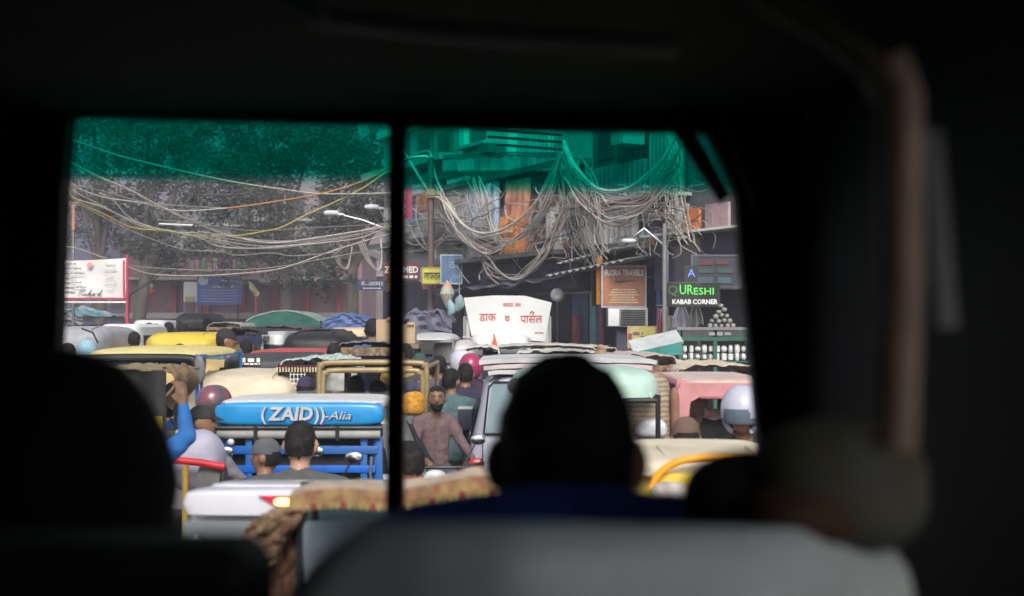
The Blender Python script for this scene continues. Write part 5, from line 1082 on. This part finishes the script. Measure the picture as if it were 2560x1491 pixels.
for i in range(5): MB().tube([(-wv * .3 + .035 * i, -.02, zt - .3), (-wv * .3 + .035 * i, -.02, zt - .14)], .004).build('mesh_wire', WHT, r)
for i in range(4): MB().tube([(-wv * .3, -.021, zt - .16 - .045 * i), (-wv * .3 + .14, -.021, zt - .16 - .045 * i)], .004).build('mesh_wire', WHT, r)
r, wv, zt = rickshaw('electric rickshaw framed in bent olive-gold tubes', 933, 10.9, 268, 897, None, None, M('olive_gold_tube', (.32, .24, .12), .4, .3, var=.2), DKM, caph=.05, L=1.9, tube_r=.022, postx=.48)
OG = M('olive_gold_tube', (0, 0, 0))
for (k, dz) in ((.5, 0), (.465, -.065)):
    b = MB(); b.tube(cr_pts([Vector(q) for q in ((-wv * k, -.02, .5), (-wv * k, -.02, zt + dz - .12), (-wv * (k - .03), -.02, zt + dz - .03), (-wv * (k - .12), -.02, zt + dz), (wv * (k - .12), -.02, zt + dz), (wv * (k - .03), -.02, zt + dz - .03), (wv * k, -.02, zt + dz - .12), (wv * k, -.02, .5))], 5), .024, 10); b.build('hoop', OG, r)
MB().sheet(lambda u, v: (wv * .96 * (u - .5), .02 + 1.8 * v, zt - .02 + .02 * math.sin(v * 3)), 6, 6, .01).build('roof', M('dark_brown_roof', (.06, .045, .035), .6), r)
for i, (px, py, c_) in enumerate(((758, 948, (.03, .025, .06)), (885, 945, (.02, .02, .022)), (940, 958, (.02, .02, .02)))):
    person(['man in a dark violet cap seen through the olive tubes', 'man in black sitting inside the olive-gold rickshaw', 'second man in black seated right in the olive-gold rickshaw'][i], X(px, 11.4), 11.5, Z(py, 11.4), 0, 'sit', M('seated_dark_%d' % i, c_, .9), hair='knit' if i == 0 else 'hair', hatmat=M('violet_knit', (.03, .025, .06), .9), vox=.02, arms='lap')
r, wv, zt = rickshaw('cycle rickshaw with bundled grey hood and tan patterned lining', 915, 15.5, 150, 850, 'cloth', M('ash_grey_cloth', (.16, .16, .165), .85, var=.4, scale=9, bump=.4), DKM, DKM, caph=.09, L=1.4, vh=.10, vmat=M('tan_dotted_lining', (.30, .22, .14), .9, c2=(.12, .08, .05), pat=('noise', 22)), name='cycle_rickshaw')
# cardboard boxes, porter, far loads
d = 16.2
r = root('hand_cart', 'tall hand cart loaded with cardboard boxes', 'cart', (X(988, d), d, 0)); zt = Z(858, d); MB().box((0, .35, zt - .04), (.6, .75, .06)).build('deck', WOOD, r, smooth=0)
for sx in (-.26, .26):
    wheel(r, sx * 1.1, .35, .3, .05)
    for sy in (.05, .65): MB().tube([(sx, sy, .3), (sx, sy, zt - .06)], .02).build('leg', DKM, r)
CB = M('cardboard', (.46, .32, .20), .8, var=.12, scale=3)
for px, w_, h_, y_ in ((965, 50, 60, 0), (1014, 46, 48, .05)):
    b = root('cardboard_box', ['taller cardboard box on the hand cart', 'shorter cardboard box on the hand cart'][px > 1000], 'box', (X(px, d), d + y_, zt - .008)); ww, hh = w_ * d / F, h_ * d / F
    MB().box((0, .15, hh / 2), (ww, .28, hh), bev=.006).build('carton', CB, b, smooth=0); MB().box((0, .15, hh + .002), (.06, .27, .004)).build('packing_tape', M('tan_tape', (.5, .4, .25), .4), b, smooth=0); MB().box((ww * .25, .02, hh + .01), (ww * .4, .1, .012), rx=.3).build('flap', CB, b, smooth=0)
ppl('man in a blue jacket pushing the box cart', 930, 800, 17.2, pose='stand', shirt=M('dull_blue_jacket', (.05, .09, .18), .9), vox=.024)
def tarp_truck(label, px, d, wpx, pytop, pybot, mat, trim=None, dome=.22, e=.7, seed=0, wrinkle=.02, cat='truck'):
    wv = wpx * d / F; zt, zb = Z(pytop, d), Z(pybot, d); r = root('loaded_truck', label, cat, (X(px, d), d, 0))
    def fn(u, v):
        a = 2 * u - 1; z = zt - dome * (wv / 1.8) * abs(a) ** 2.2; return (wv / 2 * a, 2.2 * v, z + wrinkle * noise.noise(Vector((u * 6 + seed, v * 5, seed))))
    MB().sheet(fn, 30, 10, .03).build('tarpaulin', mat, r)
    MB().sheet(lambda u, v: (wv / 2 * (2 * u - 1), .02 + wrinkle * noise.noise(Vector((u * 7 + seed, v * 4, 9))), lerp(zb, zt - dome * (wv / 1.8) * abs(2 * u - 1) ** 2.2 - .015, v)), 30, 6, .02).build('end_sheet', trim or mat, r)
    MB().box((0, 1.1, zb - .15), (wv, 2.2, .3)).build('cargo_bed', DKM, r, smooth=0); MB().box((0, 2.9, 1.0), (wv * .9, 1.2, 1.3), bev=.08).build('cab', GRY, r)
    MB().box((0, 1.6, .5), (wv * .5, 3.4, .2)).build('chassis', DKM, r, smooth=0)
    MB().box((0, 1.1, (zb - .3 + .6) / 2), (wv * .8, 1.9, max(.1, zb - .3 - .6))).build('bed_support', DKM, r, smooth=0)
    for sx in (-.42, .42):
        for y in (.5, 2.9): wheel(r, sx * wv, y, .3, .15)
    return r
tarp_truck('small truck under an arched dark green tarpaulin', 707, 32, 186, 776, 818, M('pale_green_tarp_edge', (.3, .38, .35), .6), M('dark_green_tarpaulin', (.02, .12, .09), .6, var=.25, scale=1.5), dome=.26)
tarp_truck('truck piled high under a blue tarpaulin', 866, 29, 122, 785, 822, M('blue_tarpaulin', (.10, .15, .34), .6, var=.25, scale=2, bump=.3), None, dome=.34, wrinkle=.09, seed=3)
tarp_truck('truck load wrapped in crumpled violet-grey tarpaulin', 1060, 24.5, 140, 778, 846, M('violet_grey_tarpaulin', (.13, .125, .18), .6, var=.4, scale=2.5, bump=.5), None, dome=.35, wrinkle=.16, seed=8)
rickshaw('rickshaw with a pale pink cloth top and yellow edge', 862, 24, 118, 819, 'slab', M('pale_pink_canvas', (.62, .48, .42), .6, var=.15, c2=(.6, .5, .2), pat=('noise', 1.2)), DKM, DKM, caph=.17, L=1.8)
auto('black auto rickshaw far down the road near the market', 476, 28.5, 92, 783, BKC, DGR, hh=.35)
car('white car far down the road below the market steps', 368, 30, 90, 801, WPT, L=3.4, boxy=.85)
for i, (px, py) in enumerate(((371, 810), (389, 812), (420, 808), (455, 812), (345, 818))):
    ppl(['man in an orange vest far down the road', 'man in an ochre shirt far down the road', 'dark-haired man before the far black rickshaw', 'man in white and navy beside the far black rickshaw', 'man in grey beside the far white car'][i], px, py, 25 + .5 * i, shirt=M('far_shirt_%d' % i, [(.55, .25, .04), (.5, .3, .06), (.05, .05, .06), (.3, .3, .36), (.2, .2, .2)][i], .9), vox=.03, pose='stand', arms='down')
car('white van with its rear window showing beside the banner', 290, 21.5, 108, 811, M('white_van_paint', (.7, .7, .7), .35, var=.05), L=3.6, name='white_van', cat='van', boxy=.9)
auto('silver grey auto rickshaw at the left kerb', 178, 17.4, 150, 816, M('silver_grey_canvas', (.34, .34, .37), .45, var=.2, scale=4), GRY, hh=.34)
MB_ = MB(); MB_.tube([P(205, 822, 17.3), P(232, 832, 17.2), P(245, 858, 17.2)], .012); tag(MB_.build('rope_coil', BLK), 'black rope slung over the silver grey rickshaw', 'rope')
tarp_truck('truck carrying a teal bundled load at the left kerb', 150, 25, 110, 772, 812, M('teal_bundle_cloth', (.05, .28, .32), .7, var=.3, c2=(.4, .4, .42), pat=('noise', 2.2)), M('grey_load_cloth', (.25, .24, .26), .8, var=.4, scale=3), dome=.3, wrinkle=.12, seed=5)
b = MB(); b.sell(P(216, 872, 13.6), (.075, .07, .07), .8, .9, 18, 10, bump=.25, seed=1); 
ppl('man in a pale blue hooded top beside the yellow-topped rickshaw', 214, 856, 13.6, shirt=M('pale_blue_top', (.25, .42, .52), .9), hair='hood', hatmat=M('pale_blue_top', (0, 0, 0)), vox=.022)
ppl('man in brown sitting by the left kerb', 165, 862, 13.2, shirt=M('dusty_brown_coat', (.10, .09, .08), .9), vox=.022)

# right of the pillar ------------------------------------------------
d = 23.5; r = root('postal_truck', 'grey parcel truck with a white curved name board in red Devanagari', 'truck', (X(1268, d), d, 0)); ox = X(1268, d); wv = 222 * d / F; zt = Z(790, d)
BG = M('truck_grey_panel', (.30, .30, .30), .6, var=.15, scale=2, dirt=.2)
MB().box((0, 1.7, (zt + .7) / 2), (wv, 3.3, zt - .7), bev=.03).build('cargo_box', BG, r); MB().box((0, .02, Z(845, d)), (wv * .8, .06, .35)).build('tail_shade_panel', DARKIN, r, smooth=0)  # dark flat panel imitates the shade of the tail opening
pts = [(-wv * .5 + .16, Z(845, d) + .02), (-wv * .5 + .02, Z(748, d)), (-wv * .15, Z(742, d)), (wv * .2, Z(743, d)), (wv * .5, Z(760, d)), (wv * .42, Z(860, d) + .02)]
MB().prism([(a, b_ + .02) for a, b_ in pts], -.10, -.04).build('name_board', M('truck_white_board', (.66, .66, .66), .5, var=.06, scale=2), r, smooth=0)
MB().tube([(-wv * .5, -.06, Z(846, d) + .02), (wv * .42, -.06, Z(862, d) + .02)], .018).build('board_rail', GRY, r)
LRD = M('brick_red_letters', (.42, .06, .05), .6, var=.05); rz_ = R(0)
text('डाक', .21, LRD, r, (-wv * .22, -.106, Z(797, d) + .02), wmax=.31, bold=.001); text('व', .17, LRD, r, (wv * .0, -.106, Z(799, d) + .01), wmax=.1, bold=.001); text('पासल', .21, LRD, r, (wv * .27, -.106, Z(802, d) + .02), wmax=.40, bold=.001)
MB().tube([(wv * .255, -.108, Z(802, d) + .13), (wv * .275, -.108, Z(802, d) + .17), (wv * .30, -.108, Z(802, d) + .15), (wv * .285, -.108, Z(802, d) + .11)], .012, 6).build('letter_mark', LRD, r)
marks(r, wv * .06, Z(762, d) + .0, .34, .07, M('faded_red_print', (.5, .25, .22), .6), y=-.106); marks(r, wv * .36, Z(832, d) + .0, .16, .03, M('faded_red_print', (.5, .25, .22), .6), y=-.106)
for sx in (-.44, .44): MB().box((wv * sx, -.02, 1.5), (.06, .06, 1.4)).build('corner_post', GRY, r, smooth=0); wheel(r, sx * wv * .9, .7, .36, .2); wheel(r, sx * wv * .9, 3.6, .36, .2)
MB().box((0, 4.0, 1.2), (wv * .9, 1.3, 1.5), bev=.08).build('cab', GRY, r); MB().box((0, 2.2, .6), (wv * .5, 4.2, .2)).build('chassis', DKM, r, smooth=0)
rickshaw('electric rickshaw with a long pale grey bowed roof', 1075, 17.2, 122, 831, 'dome', GRY, M('grey_frame', (.25, .25, .25), .5), DGR, caph=.10, L=2.2, e=.5)
r, wv, zt = auto('pinkish white auto rickshaw between the riders and the postal truck', 1133, 17.8, 116, 852, M('pinkish_white_canvas', (.58, .46, .44), .5, var=.12, c2=(.6, .58, .58), pat=('noise', 2)), GRY, hh=.3)
rickshaw('rickshaw with a frayed white cloth top and dark sides', 1203, 15.6, 100, 862, 'cloth', M('frayed_white_cloth', (.52, .52, .50), .8, var=.3, scale=8, bump=.4), DKM, M('navy_panel', (.03, .03, .07), .7), caph=.12, L=1.6, vh=.22, vmat=M('navy_valance', (.02, .025, .06), .8))
car('white car with a glazed tail behind the riders', 1125, 14.6, 150, 922, WPT, L=3.0, boxy=.86)
car('white jeep with a flat top below the postal truck', 1250, 21.5, 160, 838, M('white_jeep_paint', (.72, .72, .70), .4, var=.06, dirt=.1), L=3.4, name='jeep', boxy=.95)
r = root('pennant', 'small orange pennant on a thin staff above the jeep', 'flag', (X(1235, 19.8), 19.8, 0)); d = 19.8
MB().tube([(0, 0, 0), (0, 0, Z(836, d))], .008).build('staff', DKM, r); MB().prism([(-.055, Z(868, d)), (.065, Z(868, d)), (.01, Z(837, d))], -.02, -.012).build('cloth', M('orange_pennant', (.85, .12, .03), .7), r, smooth=0)
r, wv, zt = rickshaw('cycle rickshaw with a long beige cloth roof in two crumpled pieces', 1360, 17.0, 290, 858, 'cloth', M('pinkish_beige_cloth', (.46, .38, .33), .8, var=.25, scale=5, bump=.4, c2=(.42, .42, .42), pat=('noise', 1.6)), DKM, DKM, caph=.1, L=1.5)
MB().sell((-wv * .5, .02, zt - .17), (.05, .08, .17), .8, .8, 18, 12, bump=.3, seed=3).build('gathered_end', TAN, r); MB().sell((wv * .5, .02, zt - .12), (.07, .08, .12), .8, .8, 18, 12, bump=.3, seed=6).build('gathered_end', TAN, r)
# silver van with roof rack
r, wv, zt = car('silver-lilac van with a loaded roof rack beside the driver head', 1422, 10.4, 452, 940, SLV, L=3.2, name='silver_van', cat='van', boxy=.84, rear=False)
xw = X(1213, 10.4) - X(1422, 10.4)
for k, (z_, mt) in enumerate(((zt + .04, GRY), (zt + .085, M('pink_grey_layer', (.5, .42, .42), .7, var=.2)), (zt + .13, GRY))):
    MB().sheet(lambda u, v: (wv * (.90 + .05 * k) * (u - .5), .15 + 1.6 * v, z_ + .03 - .02 * (2 * u - 1) ** 4 + .008 * noise.noise(Vector((u * 9, v * 5, k)))), 30, 8, .035).build('rack_load', mt, r)
for k in (-.4, .4): MB().tube([(wv * k, .18, zt - .02), (wv * k, 1.7, zt + .0)], .016).build('rack_rail', DKM, r)
zw0, zw1 = Z(1082, 10.4), Z(958, 10.4)
MB().sheet(lambda u, v: ((u - .5) * lerp(-2 * xw, -2 * xw - .11, v), -.012, lerp(zw0, zw1, v)), 12, 6, .012).build('rear_window', glass('pale_van_glass', (.2, .25, .28), .3, .05, .6, (.40, .52, .58)), r)
MB().tube([(xw - .012, -.018, zw0 - .01), (-xw + .012, -.018, zw0 - .01)], .01).build('window_rubber', BLK, r); MB().tube([(xw - .012, -.02, zw0 - .01), (xw + .03, -.02, zw1 - .03), (xw + .07, -.02, zw1 + .008), (0, -.02, zw1 + .01)], .008).build('window_rubber', BLK, r)
MB().tube([(xw - .02, -.02, zw0 - .02), (xw - .02, -.02, .5)], .004).build('door_seam', BLK, r)
MB().sheet(lambda u, v: ((u - .5) * wv * (1.04 - .17 * v) , -.002, lerp(.45, zt - .06, v)), 10, 6, .012).build('tail_panel', SLV, r)
# mint ribbed rickshaw
r, wv, zt = rickshaw('rickshaw with a mint green ribbed hood and round black lamp behind the driver head', 1470, 8.7, 385, 912, 'slab', MINT, BLK, DKM, caph=.20, L=1.3, e=.5, postx=.46)
for i in range(9):
    k = -.42 + .105 * i; MB().tube([(wv * k, .02 + .1 * abs(k), zt - .21 - .0 * k), (wv * k * .98, .12, zt - .10 - .12 * abs(k)), (wv * k * .92, .5, zt - .015 - .22 * k * k)], .008, 6).build('rib', MINT, r)
MB().lathe([(0, -.06), (.05, -.055), (.06, -.02), (.05, .02), (.02, .06), (0, .06)], (X(1290, 8.7) - X(1470, 8.7), -.06, Z(965, 8.7)), 'Y', 18).build('round_lamp', M('black_lamp', (.02, .02, .022), .25, coat=.5), r); MB().tube([(X(1290, 8.7) - X(1470, 8.7), 0, .5), (X(1290, 8.7) - X(1470, 8.7), 0, Z(960, 8.7))], .02).build('post', BLK, r)
# beige canopy rickshaws and pink rickshaw on the right
r, wv, zt = rickshaw('cycle rickshaw with a pale beige patterned canopy knotted at the corners', 1600, 12.4, 205, 880, 'cloth', M('beige_pattern_canopy', (.48, .40, .33), .8, var=.25, scale=6, c2=(.40, .30, .30), pat=('noise', 3), bump=.3), DKM, DKM, caph=.12, L=1.5, vh=.09, vmat=TAN, crown=.03)
MB().sell((-wv * .49, .02, zt - .06), (.07, .07, .10), .8, .8, 18, 12, bump=.35, seed=2).build('corner_knot', TAN, r)
rickshaw('cycle rickshaw with a wide beige canvas top behind the pink rickshaw', 1800, 11.6, 240, 902, 'cloth', M('plain_beige_canvas', (.50, .42, .33), .8, var=.2, scale=5, bump=.3), DKM, DKM, caph=.10, L=1.4)
PNK = M('salmon_pink_paint', (.58, .25, .26), .5, var=.2, scale=5, dirt=.3)
r, wv, zt = rickshaw('salmon pink rickshaw with two passengers under its square hood', 1810, 9.8, 236, 932, 'slab', M('beige_pink_top', (.52, .40, .35), .7, var=.2, scale=6), PNK, PNK, caph=.035, L=1.7, postx=.465, tube_r=.03)
b = MB(); b.prism([(-wv * .5, zt - .42), (-wv * .5, zt - .10), (-wv * .46, zt - .035), (wv * .5, zt - .035), (wv * .5, zt - .15), (-wv * .26, zt - .14), (-wv * .36, zt - .18), (-wv * .40, zt - .42)], -.03, .01); b.build('pink_hood_front', PNK, r, smooth=30)
MB().tube([(-wv * .26, -.035, zt - .145), (wv * .5, -.035, zt - .155)], .012).build('hood_edge', M('dull_red_edge', (.3, .1, .1), .6), r)
MB().box((-.0, .5, zt - .32), (wv * .2, .02, .11)).build('red_sticker', M('red_white_sticker', (.6, .03, .06), .6, c2=(.7, .6, .6), pat=('noise', 16)), r, smooth=0)
person('passenger in black leaning in the pink rickshaw', X(1745, 10), 10.15, Z(972, 10), R(180), 'sit', M('black_kurta', (.015, .014, .015), .9), skin=M('dark_brown_skin', (0, 0, 0)), vox=.018, arms='lap')
person('passenger in maroon seated in the pink rickshaw', X(1830, 10), 10.2, Z(978, 10), R(180), 'sit', M('maroon_kurta', (.06, .015, .02), .9), skin=M('dark_brown_skin', (0, 0, 0)), vox=.018, arms='lap')
# load sacks and heads in front
d = 9.2; r = root('load_trolley', 'flat trolley hidden under woven sacks', 'trolley', (X(1625, d), d, 0)); MB().box((0, .3, .72), (.4, .6, .06)).build('deck', WOOD, r, smooth=0)
for sx in (-.2, .2): wheel(r, sx, .3, .25, .05); MB().box((sx * .7, .3, .55), (.05, .5, .3)).build('leg', DKM, r, smooth=0)
b = MB(); b.sell((X(1620, d), d + .25, 1.42), (.19, .2, .32), .45, .55, 32, 20, bump=.10, seed=3); tag(b.build('woven_sack', M('tan_woven_sack', (.40, .32, .23), .9, var=.25, scale=10, c2=(.24, .18, .13), pat=('wave', 9, 'Z', 5), bump=.5)), 'large tan woven sack standing on the trolley beside the driver head', 'sack')
b = MB(); b.sell((X(1632, d - .1), d - .02, 1.37 + .0), (.11, .07, .07), .6, .6, 24, 12, bump=.3, seed=7); tag(b.build('plastic_bundle', M('silver_white_plastic', (.6, .6, .62), .3, var=.25, scale=12, bump=.5)), 'crinkled silver-white plastic bundle leaning on the woven sack', 'bundle')
b = MB(); b.sell((X(1690, d), d + .1, 1.45), (.035, .06, .22), .7, .7, 16, 12, bump=.2, seed=2); tag(b.build('rolled_cloth', M('russet_cloth', (.26, .13, .09), .9, var=.3)), 'rolled russet cloth strapped to the woven sack', 'cloth')
ppl('person in pale pink between the beige canopy and the pink rickshaw', 1665, 948, 11.2, shirt=M('pale_pink_shawl', (.58, .40, .44), .9), hair='hood', hatmat=M('pale_pink_shawl', (0, 0, 0)), vox=.02, s=1.02)
ppl('man in a brown knitted cap in front of the pink rickshaw', 1718, 1052, 7.7, shirt=M('umber_coat', (.07, .045, .03), .9), hair='knit', hatmat=M('brown_knit', (.14, .085, .06), .9), vox=.014)
ppl('rider in a white helmet with a pale visor by the right edge of the windscreen', 1868, 984, 7.2, shirt=M('dark_rider_coat', (.03, .03, .035), .8), hair='helmet', hatmat=M('white_helmet', (.46, .46, .56), .3, var=.05, coat=.5), vox=.014, face=R(150))
motorbike('motorbike of the white-helmeted rider', 1868, 7.4, R(150))
r, wv, zt = auto('cream and yellow auto rickshaw close in front of the driver', 1800, 5.3, 430, 1120, CREAM, YEL, hh=.075, bandm=YEL, L=1.3)
b = MB(); x0 = X(1620, 5.3) - X(1800, 5.3); b.tube(cr_pts([Vector((X(a_, 5.25) - X(1800, 5.3), -.05, Z(b_, 5.25))) for a_, b_ in ((1628, 1222), (1650, 1184), (1690, 1157), (1740, 1146), (1800, 1142), (1900, 1142))], 6), .016, 10); b.build('orange_piping', M('orange_piping', (.75, .30, .01), .5), r)
MB().sell((X(1668, 5.25) - X(1800, 5.3), -.06, Z(1226, 5.25)), (.075, .04, .035), .7, .7, 20, 10, bump=.2).build('folded_flap', M('dirty_white_canvas', (.45, .40, .38), .7, var=.4, scale=14), r)
# silver car behind the blue rickshaw, riders beyond the pillar
car('silver car mostly hidden behind the blue rickshaw', 822, 10.0, 372, 992, M('silver_car_paint', (.55, .55, .54), .25, .5, var=.05, coat=.5), L=3.2, boxy=.72)
r = root('garland', 'orange marigold cloth draped over the silver car', 'garland', (X(1028, 9.9), 9.9, Z(1030, 9.9))); b = MB(); b.sell((0, 0, .06), (.10, .08, .09), .8, .8, 22, 12, bump=.35, seed=5); b.build('drape', M('marigold_cloth', (.55, .25, .03), .85, var=.6, scale=30, bump=.6), r)
d = 10.3; motorbike('scooter-like motorbike coming towards us under the man in the mauve sweater', 1098, d, R(180), M('grey_blue_tank', (.2, .24, .28), .3))
person('bearded man in a mauve sweater riding towards us', X(1078, d), d + .45, Z(975, d), R(205), 'ride', M('mauve_sweater', (.155, .098, .105), .9, var=.25, scale=20), M('slate_jeans', (.08, .08, .12), .9), M('tan_skin', (.20, .11, .07), .5, var=.15), 'hair', vox=.010, beard=True, turn=R(-22), s=.88, wide=.82, arm_pts={1: ((.25, .12, 1.24), (.23, .38, 1.14)), -1: ((-.25, .12, 1.24), (-.23, .38, 1.14))})
MB_ = None
ppl('man with thick dark hair in a teal jacket riding away', 1128, 926, 12.2, shirt=M('dusty_teal_jacket', (.10, .17, .19), .9), vox=.014, turn=R(-30)); motorbike('motorbike of the man in the teal jacket', 1128, 12.4)
ppl('man in a navy jacket riding behind the teal jacket', 1163, 912, 13.0, shirt=M('navy_jacket', (.03, .03, .06), .9), vox=.016); motorbike('motorbike of the navy jacket rider', 1166, 13.1)
ppl('rider in a white helmet near the white car', 1152, 886, 13.8, shirt=M('indigo_jacket', (.03, .025, .06), .9), hair='helmet', hatmat=M('pale_lilac_helmet', (.55, .53, .6), .3, coat=.5), vox=.02)
ppl('rider in a crimson helmet near the silver van', 1176, 896, 13.4, shirt=M('dark_plum_jacket', (.05, .02, .05), .9), hair='helmet', hatmat=M('crimson_helmet', (.32, .02, .09), .3, coat=.5), vox=.02); motorbike('motorbike under the crimson-helmeted rider', 1178, 13.5)
r = root('delivery_box', 'navy delivery box strapped behind the teal jacket rider', 'box', (X(1163, 11.4), 11.4, Z(1078, 11.4))); MB().box((0, .12, .10), (.13, .22, .19), bev=.015).build('shell', M('navy_box', (.03, .03, .06), .6), r); MB().box((0, .12, .2), (.135, .225, .02), bev=.006).build('lid', M('pale_box_rim', (.5, .5, .52), .5), r); MB().tube([(0, .12, -1.0), (0, .12, .01)], .03).build('carrier', DKM, r)
for i, (px, py, d, c_, hm) in enumerate(((1048, 887, 14.5, (.05, .05, .05), (.03, .07, .06)), (1076, 898, 14.0, (.04, .05, .1), (.02, .04, .1)), (1097, 893, 13.9, (.08, .07, .1), (.06, .06, .06)))):
    ppl(['man in a dark green cap beside the olive tubes', 'man in a navy cap in front of the white car', 'bareheaded man in slate grey in front of the white car'][i], px, py, d, shirt=M('crowd_shirt_%d' % i, c_, .9), hair='knit' if i < 2 else 'hair', hatmat=M('crowd_hat_%d' % i, hm, .9), vox=.024)
ppl('bareheaded man low behind the fringe of the brown cloth hood', 1018, 1112, 7.0, shirt=M('rust_shirt', (.12, .03, .03), .9), skin=M('ruddy_skin', (.32, .12, .08), .5), vox=.013, turn=R(40))

# more rickshaw tops packed in the distance
MRN = M('maroon_crumpled_cloth', (.10, .05, .06), .85, var=.4, scale=6, bump=.4)
for i, (px, py, dd, wp_, mt, lb) in enumerate(((690, 815, 23, 150, MRN, 'rickshaw with a low crumpled maroon cloth top before the green tarpaulin'), (560, 806, 25, 90, M('dusty_grey_cloth', (.30, .29, .29), .85, var=.3, scale=6, bump=.4), 'rickshaw with a dusty grey cloth top right of the far black one'), (800, 822, 21.5, 120, M('soot_black_cloth', (.03, .03, .033), .85, var=.5, scale=6, bump=.4), 'rickshaw with a soot black cloth top below the blue tarpaulin'), (950, 838, 19.2, 90, M('slate_cloth', (.07, .075, .09), .85, var=.4, scale=6), 'rickshaw with a slate cloth top beside the box cart'), (1400, 872, 15.6, 240, M('ivory_cloth', (.52, .50, .46), .8, var=.25, scale=6, bump=.4), 'rickshaw with a wide ivory cloth top over the silver van'), (1470, 862, 18.2, 160, M('faded_olive_cloth', (.40, .38, .30), .85, var=.3, scale=6, bump=.4), 'rickshaw with a faded olive cloth top near the magenta post'))):
    rickshaw(lb, px, dd, wp_, py, 'cloth', mt, DKM, DGR, caph=.11, L=1.5, vh=.06, vmat=[BKC, TAN][i % 2], name='cycle_rickshaw')
for i, (px, py, dd) in enumerate(((528, 838, 20), (612, 852, 17), (835, 862, 15), (1010, 862, 15.2), (1340, 880, 15), (690, 868, 16.6))):
    ppl(['man in a dark turban-like cap beyond the plaid shirt man', 'man in a dull green shirt near the pale rear bar', 'man in white beside the red-roofed rickshaw', 'man in ochre behind the olive tubes', 'man in a grey coat beyond the silver van', 'man in a brick red shirt before the black canvas rickshaw'][i], px, py, dd, shirt=M('throng_shirt_%d' % i, [(.05, .05, .07), (.08, .14, .09), (.5, .5, .48), (.4, .25, .08), (.16, .16, .17), (.3, .08, .05)][i], .9), vox=.026, hair=['knit', 'hair'][i > 0], hatmat=BKC, turn=R((-60, 40, -30, 70, 20, -45)[i]))
# ------------------------------------------------------------------ street haze
hz = bpy.data.materials.new('street_haze'); hz.use_nodes = True; n = hz.node_tree.nodes; n.remove(n['Principled BSDF'])
pv = n.new('ShaderNodeVolumePrincipled'); pv.inputs['Color'].default_value = (.80, .80, .90, 1); pv.inputs['Density'].default_value = .0042; pv.inputs['Anisotropy'].default_value = .2
hz.node_tree.links.new(pv.outputs[0], n['Material Output'].inputs['Volume'])
b = MB(); b.box((0, 45, 17.5), (304, 214, 38)); tag(b.build('haze', hz, smooth=0), kind='stuff')
